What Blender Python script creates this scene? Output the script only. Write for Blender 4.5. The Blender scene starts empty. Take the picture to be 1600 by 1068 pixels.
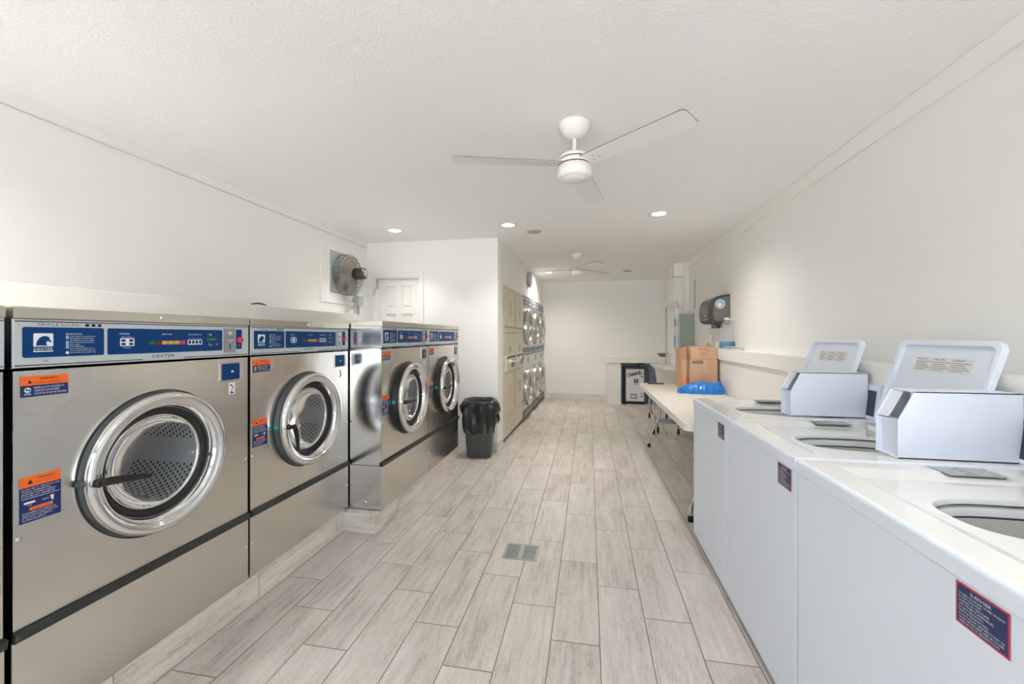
import bpy, math, random
from mathutils import Matrix, Vector
random.seed(7)
PI = math.pi
sc = bpy.context.scene
COL = sc.collection
R = math.radians

# ------------------------------------------------------------------ materials
MATS = {}
def nt(name):
    m = bpy.data.materials.new(name); m.use_nodes = True
    t = m.node_tree
    return m, t, t.nodes['Principled BSDF']
def mat(name, col, rough=.5, metal=0., bump=0., bscale=60., spec=.5, trans=0., ior=1.45, alpha=1., emit=None, estr=0., vary=0., vscale=3., coat=0.):
    m, t, b = nt(name)
    b.inputs['Base Color'].default_value = (*col, 1)
    b.inputs['Roughness'].default_value = rough
    b.inputs['Metallic'].default_value = metal
    b.inputs['Specular IOR Level'].default_value = spec
    b.inputs['IOR'].default_value = ior
    b.inputs['Transmission Weight'].default_value = trans
    b.inputs['Alpha'].default_value = alpha
    b.inputs['Coat Weight'].default_value = coat
    if emit:
        b.inputs['Emission Color'].default_value = (*emit, 1); b.inputs['Emission Strength'].default_value = estr
    tc = t.nodes.new('ShaderNodeTexCoord')
    if bump:
        n = t.nodes.new('ShaderNodeTexNoise'); n.inputs['Scale'].default_value = bscale; n.inputs['Detail'].default_value = 3
        t.links.new(tc.outputs['Object'], n.inputs['Vector'])
        bp = t.nodes.new('ShaderNodeBump'); bp.inputs['Strength'].default_value = bump; bp.inputs['Distance'].default_value = .01
        t.links.new(n.outputs['Fac'], bp.inputs['Height']); t.links.new(bp.outputs['Normal'], b.inputs['Normal'])
    if vary:
        n = t.nodes.new('ShaderNodeTexNoise'); n.inputs['Scale'].default_value = vscale; n.inputs['Detail'].default_value = 4
        t.links.new(tc.outputs['Object'], n.inputs['Vector'])
        mr = t.nodes.new('ShaderNodeMapRange'); mr.inputs['To Min'].default_value = 1 - vary; mr.inputs['To Max'].default_value = 1 + vary
        t.links.new(n.outputs['Fac'], mr.inputs['Value'])
        mx = t.nodes.new('ShaderNodeVectorMath'); mx.operation = 'SCALE'; mx.inputs[0].default_value = col
        t.links.new(mr.outputs[0], mx.inputs['Scale']); t.links.new(mx.outputs[0], b.inputs['Base Color'])
    MATS[name] = m
    return m

mat('wall_paint', (.87, .865, .845), .75, bump=.10, bscale=70, vary=.015, vscale=1.2)
mat('wall_white', (.88, .875, .86), .7, bump=.05, bscale=60)
mat('ceiling_paint', (.90, .90, .90), .85, bump=.28, bscale=85)
mat('trim_paint', (.88, .87, .84), .6, bump=.05, bscale=30)
mat('ledge_paint', (.87, .86, .83), .6, bump=.06, bscale=20, vary=.02, vscale=4)
mat('door_paint', (.84, .83, .81), .45)
mat('caulk', (.66, .63, .59), .8)
mat('nook_painted_shade', (.62, .68, .80), .6)  # bluish shade inside the nook, put into its wall colour
mat('chrome', (.82, .82, .83), .08, 1.)
mat('chrome_soft', (.68, .67, .65), .2, 1., bump=.02, bscale=12)
mat('screw', (.7, .68, .64), .3, 1.)
mat('black_rubber', (.015, .015, .017), .45)
mat('strip_black', (.03, .034, .032), .4, bump=.2, bscale=40)
mat('dark_metal', (.09, .085, .08), .35, .8)
mat('drum_back', (.30, .32, .36), .35, .5)
mat('basket_grey', (.42, .42, .40), .4)
mat('grey_metal', (.42, .44, .45), .4, .85, vary=.1, vscale=15)
mat('galvanised', (.50, .56, .58), .45, .7, vary=.08, vscale=20)
mat('panel_grey', (.52, .56, .60), .4)
mat('panel_blue', (.002, .044, .18), .45, spec=.25)
mat('panel_navy', (.02, .035, .13), .4)
mat('sticker_navy', (.012, .025, .14), .4)
mat('sticker_orange', (.95, .16, .02), .45)
mat('sticker_white', (.82, .84, .88), .45)
mat('ink_black', (.012, .012, .015), .5)
mat('ink_grey', (.16, .15, .15), .5)
mat('ink_cyan', (.25, .45, .62), .5)
mat('red_plastic', (.75, .03, .07), .35)
mat('sticker_red', (.55, .05, .09), .45)
mat('led_green', (.02, .3, .06), .4, emit=(.05, .6, .12), estr=.25)
mat('button_green', (.01, .13, .04), .4)
mat('button_brown', (.1, .03, .03), .4)
mat('button_orange', (.85, .25, .10), .4)
mat('button_yellow', (.55, .38, .05), .4)
mat('teal_plastic', (.03, .30, .26), .4)
mat('enamel', (.77, .82, .93), .5, spec=.3)
mat('enamel_deck', (.82, .815, .79), .16, coat=.5)
mat('enamel_tub', (.66, .68, .71), .3)
mat('slot_grey', (.35, .36, .40), .35, .6)
mat('label_grey', (.30, .31, .34), .45)
mat('label_paper', (.74, .74, .74), .5)
mat('console_dark', (.035, .05, .085), .3)
mat('cream_enamel', (.66, .60, .48), .32, vary=.02)
mat('cream_dark', (.30, .26, .20), .5)
mat('handle_tan', (.62, .42, .24), .4)
mat('dryer_grey', (.36, .38, .41), .35, .3)
mat('strip_blue_grey', (.12, .14, .18), .4, vary=.5, vscale=60)
mat('fan_white', (.82, .81, .78), .35)
mat('fan_edge', (.25, .23, .21), .5)
mat('lens_white', (1, .97, .9), .5, emit=(1, .93, .78), estr=14)
mat('lens_opal', (.80, .80, .77), .3)
mat('vent_grey', (.52, .50, .45), .6)
mat('bin_black', (.075, .078, .08), .42, bump=.15, bscale=30)
mat('bag_black', (.022, .023, .025), .16, bump=.5, bscale=22)
mat('bag_blue', (.008, .20, .66), .3, bump=.5, bscale=22, coat=.3)
mat('table_top', (.70, .665, .59), .45, bump=.08, bscale=120)
mat('table_edge', (.80, .79, .77), .4)
mat('leg_paint', (.38, .44, .54), .35, .6)
mat('carton', (.66, .40, .26), .75, vary=.04, vscale=8)
mat('carton_in', (.52, .34, .2), .8)
mat('tape', (.66, .45, .30), .3)
mat('carton_orange', (.80, .25, .08), .5)
mat('paper', (.78, .77, .74), .7)
mat('paper_blue', (.30, .48, .66), .6)
mat('water_blue', (.10, .28, .45), .4)
mat('disp_black', (.06, .055, .048), .28)
mat('disp_grey', (.16, .15, .135), .3)
mat('yellow', (.75, .55, .2), .6)
mat('brown_weave', (.25, .18, .12), .7, vary=.4, vscale=60)
mat('white_plastic', (.80, .80, .78), .35)
mat('frame_dark', (.08, .09, .10), .35, .3)
mat('change_face', (.80, .82, .84), .4)
mat('grout_dark', (.12, .115, .11), .8)
mat('drain_metal', (.36, .37, .36), .4, .5, vary=.15, vscale=60)
mat('rust', (.35, .20, .08), .8)
mat('wood_dark', (.10, .08, .06), .6)
mat('cage_wire', (.26, .23, .19), .4, .8)
mat('blade_tan', (.50, .44, .40), .4, .3)
mat('concrete', (.62, .61, .58), .85, bump=.1, bscale=30)

# brushed stainless with smudges
def steel(name, col, r0, r1, aniso=.0, vs=2.):
    m, t, b = nt(name)
    b.inputs['Metallic'].default_value = 1.
    tc = t.nodes.new('ShaderNodeTexCoord')
    n = t.nodes.new('ShaderNodeTexNoise'); n.inputs['Scale'].default_value = vs; n.inputs['Detail'].default_value = 2; n.inputs['Roughness'].default_value = .5
    t.links.new(tc.outputs['Object'], n.inputs['Vector'])
    mr = t.nodes.new('ShaderNodeMapRange'); mr.inputs['From Min'].default_value = .1; mr.inputs['From Max'].default_value = .9; mr.clamp = False
    mr.inputs['To Min'].default_value = r0; mr.inputs['To Max'].default_value = r1
    t.links.new(n.outputs['Fac'], mr.inputs['Value']); t.links.new(mr.outputs[0], b.inputs['Roughness'])
    cr = t.nodes.new('ShaderNodeMapRange'); cr.inputs['From Min'].default_value = .1; cr.inputs['From Max'].default_value = .9; cr.clamp = False
    cr.inputs['To Min'].default_value = .90; cr.inputs['To Max'].default_value = 1.08
    n2 = t.nodes.new('ShaderNodeTexNoise'); n2.inputs['Scale'].default_value = vs * 1.7; n2.inputs['Detail'].default_value = 3
    t.links.new(tc.outputs['Object'], n2.inputs['Vector'])
    t.links.new(n2.outputs['Fac'], cr.inputs['Value'])
    mx = t.nodes.new('ShaderNodeVectorMath'); mx.operation = 'SCALE'; mx.inputs[0].default_value = col
    t.links.new(cr.outputs[0], mx.inputs['Scale']); t.links.new(mx.outputs[0], b.inputs['Base Color'])
    # very fine horizontal brushing
    mp = t.nodes.new('ShaderNodeMapping'); mp.inputs['Scale'].default_value = (4, 4, 260)
    n3 = t.nodes.new('ShaderNodeTexNoise'); n3.inputs['Scale'].default_value = 3; n3.inputs['Detail'].default_value = 2
    t.links.new(tc.outputs['Object'], mp.inputs['Vector']); t.links.new(mp.outputs[0], n3.inputs['Vector'])
    bp = t.nodes.new('ShaderNodeBump'); bp.inputs['Strength'].default_value = .05; bp.inputs['Distance'].default_value = .002
    bp2 = t.nodes.new('ShaderNodeBump'); bp2.inputs['Strength'].default_value = .035; bp2.inputs['Distance'].default_value = .01
    n4 = t.nodes.new('ShaderNodeTexNoise'); n4.inputs['Scale'].default_value = 3.5; n4.inputs['Detail'].default_value = 1
    t.links.new(tc.outputs['Object'], n4.inputs['Vector'])
    t.links.new(n3.outputs['Fac'], bp.inputs['Height']); t.links.new(n4.outputs['Fac'], bp2.inputs['Height'])
    t.links.new(bp2.outputs['Normal'], bp.inputs['Normal']); t.links.new(bp.outputs['Normal'], b.inputs['Normal'])
    MATS[name] = m
steel('steel', (.72, .695, .645), .16, .34)
steel('steel_side', (.66, .67, .70), .10, .24)
steel('steel_cap', (.66, .63, .57), .20, .34)
steel('dryer_steel', (.52, .52, .51), .18, .3)

# perforated drum (object coordinates around local y axis)
def drum_mat():
    m, t, b = nt('drum'); MATS['drum'] = m
    b.inputs['Metallic'].default_value = .25; b.inputs['Roughness'].default_value = .35
    L = t.links.new; N = t.nodes.new
    tc = N('ShaderNodeTexCoord'); sp = N('ShaderNodeSeparateXYZ'); L(tc.outputs['Object'], sp.inputs[0])
    def M(op, a, bb=None, c=None):
        n = N('ShaderNodeMath'); n.operation = op
        for i, v in enumerate((a, bb, c)):
            if v is None: continue
            if isinstance(v, (int, float)): n.inputs[i].default_value = v
            else: L(v, n.inputs[i])
        return n.outputs[0]
    ang = M('ARCTAN2', sp.outputs['Z'], sp.outputs['X'])
    row = M('MULTIPLY', sp.outputs['Y'], 55.)
    rf = M('FLOOR', row); off = M('MULTIPLY', M('MODULO', rf, 2.), .5)
    a = M('ADD', M('MULTIPLY', ang, 66 / (2 * PI)), off)
    fa = M('SUBTRACT', M('FRACT', a), .5); fr = M('SUBTRACT', M('FRACT', row), .5)
    d = M('SQRT', M('ADD', M('MULTIPLY', fa, fa), M('MULTIPLY', fr, fr)))
    dot = M('LESS_THAN', d, .27)
    band = M('MULTIPLY', M('GREATER_THAN', sp.outputs['Y'], .08), M('LESS_THAN', sp.outputs['Y'], .42))
    sect = M('GREATER_THAN', M('FRACT', M('MULTIPLY', M('ADD', ang, .35), 3 / (2 * PI))), .22)
    f = M('MULTIPLY', M('MULTIPLY', dot, band), sect)
    mx = N('ShaderNodeMix'); mx.data_type = 'RGBA'
    mx.inputs['A'].default_value = (.80, .80, .81, 1); mx.inputs['B'].default_value = (.02, .02, .02, 1)
    L(f, mx.inputs['Factor']); L(mx.outputs['Result'], b.inputs['Base Color'])
drum_mat()

# glass that lets light through: clear plus a fresnel gloss
def glass_mat(name, tint, gl=.9, ior=1.45, rough=.02):
    m = bpy.data.materials.new(name); m.use_nodes = True; t = m.node_tree; t.nodes.clear()
    o = t.nodes.new('ShaderNodeOutputMaterial'); mx = t.nodes.new('ShaderNodeMixShader')
    tr = t.nodes.new('ShaderNodeBsdfTransparent'); tr.inputs[0].default_value = (*tint, 1)
    g = t.nodes.new('ShaderNodeBsdfGlossy'); g.inputs['Color'].default_value = (gl, gl, gl, 1); g.inputs['Roughness'].default_value = rough
    fr = t.nodes.new('ShaderNodeFresnel'); fr.inputs['IOR'].default_value = ior
    t.links.new(fr.outputs[0], mx.inputs[0]); t.links.new(tr.outputs[0], mx.inputs[1]); t.links.new(g.outputs[0], mx.inputs[2])
    t.links.new(mx.outputs[0], o.inputs[0]); MATS[name] = m
glass_mat('door_glass', (.86, .88, .90), ior=1.33)
glass_mat('dryer_glass', (.5, .5, .5), gl=.5, ior=1.3, rough=.25)
glass_mat('window_glass', (.97, .98, .98))
mat('clear_plastic', (.70, .74, .78), .08, alpha=.22)
mat('green_glass', (.40, .50, .46), .12, alpha=.72, coat=.5)

# plank tile floor
def plank_mat(name, along='Y', vertical=False, light=1.):
    m, t, b = nt(name); MATS[name] = m
    L = t.links.new; N = t.nodes.new
    tc = N('ShaderNodeTexCoord'); sp = N('ShaderNodeSeparateXYZ'); L(tc.outputs['Object'], sp.inputs[0])
    def M(op, a, bb=None, c=None):
        n = N('ShaderNodeMath'); n.operation = op
        for i, v in enumerate((a, bb, c)):
            if v is None: continue
            if isinstance(v, (int, float)): n.inputs[i].default_value = v
            else: L(v, n.inputs[i])
        return n.outputs[0]
    if vertical:
        X = sp.outputs['Z']; Y = M('ADD', sp.outputs['Y'], sp.outputs['X'])
        W, LEN, x0, y0, sh = .5, .667, -.05, .2, 0.
    else:
        X = sp.outputs['X']; Y = sp.outputs['Y']; W, LEN, x0, y0, sh = .2128, .667, .0475, 1.622, .22233
    cx = M('DIVIDE', M('SUBTRACT', X, x0), W); col = M('FLOOR', cx); fx = M('FRACT', cx)
    cy = M('DIVIDE', M('ADD', M('SUBTRACT', Y, y0), M('MULTIPLY', col, sh)), LEN); row = M('FLOOR', cy); fy = M('FRACT', cy)
    gx = M('MULTIPLY', M('MINIMUM', fx, M('SUBTRACT', 1., fx)), W); gy = M('MULTIPLY', M('MINIMUM', fy, M('SUBTRACT', 1., fy)), LEN)
    g = M('MINIMUM', gx, gy)
    grout = M('LESS_THAN', g, .0019)
    cv = N('ShaderNodeCombineXYZ'); L(col, cv.inputs[0]); L(row, cv.inputs[1])
    wn = N('ShaderNodeTexWhiteNoise'); wn.noise_dimensions = '3D'; L(cv.outputs[0], wn.inputs['Vector'])
    # wood grain: stretched noise shifted per plank
    cg = N('ShaderNodeCombineXYZ')
    L(M('ADD', M('MULTIPLY', X, 42.), M('MULTIPLY', wn.outputs['Value'], 60.)), cg.inputs[0]); L(M('MULTIPLY', Y, 4.5), cg.inputs[1]); L(M('MULTIPLY', wn.outputs['Value'], 37.), cg.inputs[2])
    ng = N('ShaderNodeTexNoise'); ng.inputs['Scale'].default_value = 1.; ng.inputs['Detail'].default_value = 6; ng.inputs['Roughness'].default_value = .6; L(cg.outputs[0], ng.inputs['Vector'])
    cf = N('ShaderNodeCombineXYZ')
    L(M('MULTIPLY', X, 330.), cf.inputs[0]); L(M('MULTIPLY', Y, 36.), cf.inputs[1]); L(wn.outputs['Value'], cf.inputs[2])
    nf = N('ShaderNodeTexNoise'); nf.inputs['Scale'].default_value = 1.; nf.inputs['Detail'].default_value = 3; L(cf.outputs[0], nf.inputs['Vector'])
    cc = N('ShaderNodeCombineXYZ')
    L(M('ADD', M('MULTIPLY', X, 10.), M('MULTIPLY', wn.outputs['Value'], 90.)), cc.inputs[0]); L(M('MULTIPLY', Y, 2.2), cc.inputs[1]); L(M('MULTIPLY', wn.outputs['Value'], 11.), cc.inputs[2])
    nc = N('ShaderNodeTexNoise'); nc.inputs['Scale'].default_value = 1.; nc.inputs['Detail'].default_value = 2; L(cc.outputs[0], nc.inputs['Vector'])
    v = M('ADD', M('ADD', M('MULTIPLY', ng.outputs['Fac'], .62), M('MULTIPLY', nf.outputs['Fac'], .55)), M('MULTIPLY', nc.outputs['Fac'], .43))
    v = M('ADD', v, M('MULTIPLY', M('SUBTRACT', wn.outputs['Value'], .5), .12))
    cr = N('ShaderNodeValToRGB'); L(M('SUBTRACT', v, .3), cr.inputs[0])
    e = cr.color_ramp.elements
    k = light
    e[0].position = .20; e[0].color = (.27 * k, .238 * k, .21 * k, 1)
    e[1].position = .80; e[1].color = (.68 * k, .65 * k, .61 * k, 1)
    n = e.new(.46); n.color = (.52 * k, .478 * k, .435 * k, 1)
    mx = N('ShaderNodeMix'); mx.data_type = 'RGBA'; L(grout, mx.inputs['Factor']); L(cr.outputs[0], mx.inputs['A'])
    mx.inputs['B'].default_value = (.15, .135, .115, 1) if not vertical else (.30, .29, .27, 1)
    L(mx.outputs['Result'], b.inputs['Base Color'])
    b.inputs['Roughness'].default_value = .42
    bp = N('ShaderNodeBump'); bp.inputs['Strength'].default_value = .5; bp.inputs['Distance'].default_value = .003
    L(M('MINIMUM', M('MULTIPLY', g, 220.), 1.), bp.inputs['Height']); L(bp.outputs['Normal'], b.inputs['Normal'])
plank_mat('plank_tile')
plank_mat('plinth_tile', vertical=True, light=1.35)

# ------------------------------------------------------------------ mesh builder
TXT = {}
def text_geo(s):
    if s not in TXT:
        cu = bpy.data.curves.new('t', 'FONT'); cu.body = s; cu.size = 1; cu.resolution_u = 1
        ob = bpy.data.objects.new('t', cu)
        me = bpy.data.meshes.new_from_object(ob)
        vs = [tuple(v.co) for v in me.vertices]; fs = [tuple(p.vertices) for p in me.polygons]
        bpy.data.meshes.remove(me); bpy.data.objects.remove(ob); bpy.data.curves.remove(cu)
        if vs:
            x0 = min(v[0] for v in vs); x1 = max(v[0] for v in vs); y0 = min(v[1] for v in vs); y1 = max(v[1] for v in vs)
        else: x0 = x1 = y0 = y1 = 0
        TXT[s] = (vs, fs, x0, x1, y0, y1)
    return TXT[s]

class MB:
    def __init__(s): s.V = []; s.F = []; s.M = []; s.S = []; s.m = 'white_plastic'; s.X = None
    def add(s, vs, fs, m=None, smooth=False):
        o = len(s.V)
        if s.X is not None: vs = [tuple(s.X @ Vector(v)) for v in vs]
        s.V += [tuple(v) for v in vs]
        for f in fs: s.F.append(tuple(i + o for i in f)); s.M.append(m or s.m); s.S.append(smooth)
        return s
    def box(s, x0, x1, y0, y1, z0, z1, m=None):
        vs = [(x, y, z) for z in (z0, z1) for x, y in ((x0, y0), (x1, y0), (x1, y1), (x0, y1))]
        return s.add(vs, [(0, 3, 2, 1), (4, 5, 6, 7), (0, 1, 5, 4), (1, 2, 6, 5), (2, 3, 7, 6), (3, 0, 4, 7)], m)
    def prism(s, pts, d, m=None, smooth=False):
        """pts: 3d loop (ccw seen from outside), d: extrusion vector pointing inward"""
        n = len(pts); d = Vector(d)
        vs = [Vector(p) for p in pts] + [Vector(p) + d for p in pts]
        fs = [tuple(range(n)), tuple(reversed(range(n, 2 * n)))]
        s.add(vs, fs, m)
        return s.add(vs, [((i + 1) % n, i, n + i, n + (i + 1) % n) for i in range(n)], m, smooth)
    def poly(s, pts, m=None): return s.add(pts, [tuple(range(len(pts)))], m)
    def frect(s, x0, x1, z0, z1, y, m=None):     # flat rectangle facing -y
        return s.add([(x0, y, z0), (x1, y, z0), (x1, y, z1), (x0, y, z1)], [(0, 1, 2, 3)], m)
    def frr(s, x0, x1, z0, z1, y, r, m=None, th=0):    # rounded rectangle facing -y
        pts = [(x, y, z) for x, z in rrect(x0, x1, z0, z1, r)]
        if th: return s.prism(pts, (0, th, 0), m)
        return s.poly(pts, m)
    def lathe(s, prof, c=(0, 0, 0), axis='Z', n=32, m=None, smooth=True, close=False):
        """prof: (r, h) pairs along axis"""
        vs = []
        for r, h in prof:
            for k in range(n):
                a = 2 * PI * k / n; ca, sa = r * math.cos(a), r * math.sin(a)
                if axis == 'Z': p = (c[0] + ca, c[1] + sa, c[2] + h)
                elif axis == 'Y': p = (c[0] + ca, c[1] + h, c[2] + sa)
                else: p = (c[0] + h, c[1] + ca, c[2] + sa)
                vs.append(p)
        fs = []
        flip = (axis == 'Y')
        P = len(prof)
        for i in range(P if close else P - 1):
            for k in range(n):
                a, b_ = i * n + k, i * n + (k + 1) % n; j = (i + 1) % P
                c_, d_ = j * n + (k + 1) % n, j * n + k
                fs.append((a, d_, c_, b_) if flip else (a, b_, c_, d_))
        return s.add(vs, fs, m, smooth)
    def disc(s, c, r, axis='Y', n=24, m=None):
        if axis == 'Y': vs = [(c[0] + r * math.cos(2 * PI * k / n), c[1], c[2] + r * math.sin(2 * PI * k / n)) for k in range(n)]
        elif axis == 'Z': vs = [(c[0] + r * math.cos(2 * PI * k / n), c[1] + r * math.sin(2 * PI * k / n), c[2]) for k in range(n)]
        else: vs = [(c[0], c[1] + r * math.cos(2 * PI * k / n), c[2] + r * math.sin(2 * PI * k / n)) for k in range(n)]
        return s.add(vs, [tuple(range(n))], m)
    def tube(s, pts, r, n=12, m=None, caps=True):
        pts = [Vector(p) for p in pts]; vs = []; up = None
        for i, p in enumerate(pts):
            a = pts[max(i - 1, 0)]; b_ = pts[min(i + 1, len(pts) - 1)]
            t = (b_ - a).normalized()
            if up is None:
                up = Vector((0, 0, 1)) if abs(t.z) < .9 else Vector((1, 0, 0))
            u = t.cross(up).normalized(); up = u.cross(t).normalized()
            rr = r[i] if isinstance(r, (list, tuple)) else r
            for k in range(n):
                an = 2 * PI * k / n; vs.append(p + u * rr * math.cos(an) + up * rr * math.sin(an))
        fs = []
        for i in range(len(pts) - 1):
            for k in range(n): fs.append((i * n + k, i * n + (k + 1) % n, (i + 1) * n + (k + 1) % n, (i + 1) * n + k))
        s.add(vs, fs, m, True)
        if caps:
            q = (len(pts) - 1) * n
            s.add(vs[:n], [tuple(reversed(range(n)))], m); s.add(vs[q:], [tuple(range(n))], m)
        return s
    def text(s, body, cx, cz, h, y, m, w=None, align='c', shear=0., rot=0., xf=None):
        vs, fs, x0, x1, y0, y1 = text_geo(body)
        if not vs: return s
        k = h / .73
        kx = k if w is None else w / max(x1 - x0, 1e-6)
        ox = {'c': (x0 + x1) / 2, 'l': x0, 'r': x1}[align]
        out = []
        for v in vs:
            px = (v[0] - ox) * kx + shear * (v[1] - .36) * k; pz = (v[1] - .365) * k
            if rot: px, pz = px * math.cos(rot) - pz * math.sin(rot), px * math.sin(rot) + pz * math.cos(rot)
            out.append((cx + px, y, cz + pz) if xf is None else xf(cx + px, cz + pz))
        return s.add(out, fs, m)
    def build(s, name, parent=None, loc=(0, 0, 0), bevel=0., seg=2, rotz=0.):
        me = bpy.data.meshes.new(name); me.from_pydata(s.V, [], s.F)
        names = []
        for k in s.M:
            if k not in names: names.append(k)
        for k in names: me.materials.append(MATS[k])
        for p, k, sm in zip(me.polygons, s.M, s.S): p.material_index = names.index(k); p.use_smooth = sm
        me.update()
        ob = bpy.data.objects.new(name, me); COL.objects.link(ob)
        ob.location = loc; ob.rotation_euler = (0, 0, rotz)
        if parent: ob.parent = parent
        if bevel:
            bm = ob.modifiers.new('b', 'BEVEL'); bm.width = bevel; bm.segments = seg; bm.limit_method = 'ANGLE'; bm.angle_limit = R(40)
        return ob

def rrect(x0, x1, z0, z1, r, n=5):
    out = []
    for cx, cz, a0 in ((x1 - r, z0 + r, -90), (x1 - r, z1 - r, 0), (x0 + r, z1 - r, 90), (x0 + r, z0 + r, 180)):
        for k in range(n + 1):
            a = R(a0 + 90 * k / n); out.append((cx + r * math.cos(a), cz + r * math.sin(a)))
    return out
def tag(o, label, cat, group=None, kind=None):
    if label: o['label'] = label
    if cat: o['category'] = cat
    if group: o['group'] = group
    if kind: o['kind'] = kind
    return o
def empty(name, loc, rotz, label, cat, group=None):
    o = bpy.data.objects.new(name, None); COL.objects.link(o); o.location = loc; o.rotation_euler = (0, 0, rotz)
    o.empty_display_size = .1
    return tag(o, label, cat, group)
def struct(name, mb, **k):
    o = mb.build(name, **k); o['kind'] = 'structure'; return o
def copy_tree(o, parent=None):
    c = o.copy(); COL.objects.link(c)
    if parent: c.parent = parent
    for ch in list(o.children): copy_tree(ch, c)
    return c
def hole_plate(mb, x0, x1, z0, z1, hole, y, m, conv=None):
    """rect with a hole (list of (x,z) ccw), facing -y"""
    cx = sum(p[0] for p in hole) / len(hole); cz = sum(p[1] for p in hole) / len(hole)
    H = [(math.atan2(p[1] - cz, p[0] - cx), p) for p in hole]
    H.sort()
    cor = sorted([(math.atan2(z - cz, x - cx), (x, z)) for x, z in ((x0, z0), (x1, z0), (x1, z1), (x0, z1))])
    def onrect(a):
        dx, dz = math.cos(a), math.sin(a); t = 1e9
        if dx > 1e-9: t = min(t, (x1 - cx) / dx)
        if dx < -1e-9: t = min(t, (x0 - cx) / dx)
        if dz > 1e-9: t = min(t, (z1 - cz) / dz)
        if dz < -1e-9: t = min(t, (z0 - cz) / dz)
        return (cx + dx * t, cz + dz * t)
    f = conv or (lambda x, z: (x, y, z))
    n = len(H)
    for i in range(n):
        a0, p0 = H[i]; a1, p1 = H[(i + 1) % n]
        a1u = a1 if i < n - 1 else a1 + 2 * PI
        mid = [c for (ac, c) in cor for s_ in (0, 2 * PI) if a0 < ac + s_ < a1u]
        loop = [p0, onrect(a0)] + mid + [onrect(a1), p1]
        mb.poly([f(*p) for p in loop], m)

# ------------------------------------------------------------------ room
CEIL = 2.51
XL, XR = -2.745, 1.55
YB = 9.02          # back wall
YF = -2.2          # storefront
PY = 4.81          # partition
IX0, IX1 = -1.058, -.975   # slightly angled wall beside the dryers
b = MB().box(XL - .1, XR + .1, YF - .1, YB + .1, -.1, 0, 'plank_tile'); struct('floor', b)
b = MB().box(XL - .1, XR + .1, YF - .1, YB + .1, CEIL, CEIL + .1, 'ceiling_paint'); struct('ceiling', b)
struct('wall_left', MB().box(XL - .1, XL, YF, YB, 0, CEIL, 'wall_paint'))
struct('wall_right', MB().box(XR, XR + .1, YF, YB, 0, CEIL, 'wall_paint'))
struct('wall_back', MB().box(XL - .1, XR + .1, YB, YB + .1, 0, CEIL, 'wall_paint'))
# partition wall with a door opening
DX0, DX1, DZ = -2.60, -2.045, 2.065
b = MB().box(XL, DX0, PY, PY + .12, 0, CEIL, 'wall_white').box(DX0, DX1, PY, PY + .12, DZ, CEIL, 'wall_white').box(DX1, IX0, PY, PY + .12, 0, CEIL, 'wall_white')
struct('wall_partition', b)
# wall beside the dryers: above them and a narrow return
def wx(y): return IX0 + (IX1 - IX0) * (y - PY) / (YB - PY)
Y0D, Y1D = 5.09, 9.0
b = MB()
b.prism([(wx(PY + .12), PY + .12, 0), (wx(Y0D), Y0D, 0), (wx(Y0D), Y0D, CEIL), (wx(PY + .12), PY + .12, CEIL)], (-.12, 0, 0), 'wall_white')
struct('wall_inner', b)
b = MB().prism([(wx(Y0D), Y0D, 2.003), (wx(YB), YB, 2.003), (wx(YB), YB, CEIL), (wx(Y0D), Y0D, CEIL)], (-.12, 0, 0), 'wall_white')
struct('wall_over_dryers', b)
# storefront behind the camera: piers, knee wall, header, glass
b = MB().box(XL, -2.55, YF - .1, YF, 0, CEIL, 'wall_paint').box(1.40, XR, YF - .1, YF, 0, CEIL, 'wall_paint')
b.box(-2.55, 1.40, YF - .1, YF, 2.42, CEIL, 'wall_paint').box(-2.55, 1.40, YF - .1, YF, 0, .12, 'wall_paint')
struct('wall_front', b)
b = MB()
for x in (-2.55, -1.25, .05, 1.35): b.box(x, x + .05, YF - .08, YF - .02, .12, 2.42, 'grey_metal')
b.box(-2.55, 1.40, YF - .08, YF - .02, .12, .17, 'grey_metal').box(-2.55, 1.40, YF - .08, YF - .02, 2.37, 2.42, 'grey_metal')
w1 = struct('window_1', b)
MB().frect(-2.5, 1.35, .17, 2.37, YF - .05, 'window_glass').build('window_pane', w1)
# ceiling trims
b = MB().box(XL, XL + .012, YF, PY, 2.447, 2.452, 'caulk').box(XL, XL + .008, YF, PY, 2.453, CEIL, 'wall_paint'); struct('trim_1', b)
b = MB().box(XR - .022, XR, YF, 6.95, 2.405, CEIL, 'trim_paint'); struct('trim_2', b, bevel=.004)
b = MB().box(wx(YB), XR, YB - .02, YB, 2.425, CEIL, 'trim_paint'); struct('trim_3', b, bevel=.004)
# tiled plinths under the front-load banks
b = MB().box(-2.5, -1.668, YF + .3, 2.612, 0, .14, 'plinth_tile'); struct('trim_4', b)
b = MB().box(-2.28, -1.43, 2.614, 4.42, 0, .13, 'plinth_tile'); struct('trim_5', b)
# skirting tiles
b = MB().box(-1.43, IX0 + .012, PY - .012, PY, 0, .1, 'plinth_tile').box(IX0, IX0 + .012, PY, Y0D - .01, 0, .1, 'plinth_tile'); struct('baseboard_partition', b)
struct('baseboard_back', MB().box(wx(YB), .36, YB - .012, YB, 0, .115, 'plinth_tile'))
# left bulkhead that hides the plumbing behind the front loaders
b = MB().box(XL, -2.32, YF + .01, 3.95, 0, 1.565, 'ledge_paint').box(-2.322, -2.317, 2.603, 2.607, .3, 1.56, 'trim_paint')
struct('trim_6', b, bevel=.004)
# right bulkhead with its overhanging cap
b = MB().box(1.43, XR, YF + .01, 6.3, 0, 1.09, 'ledge_paint').box(1.405, XR, YF + .01, 6.3, 1.09, 1.205, 'trim_paint')
struct('trim_7', b, bevel=.003)
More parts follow.
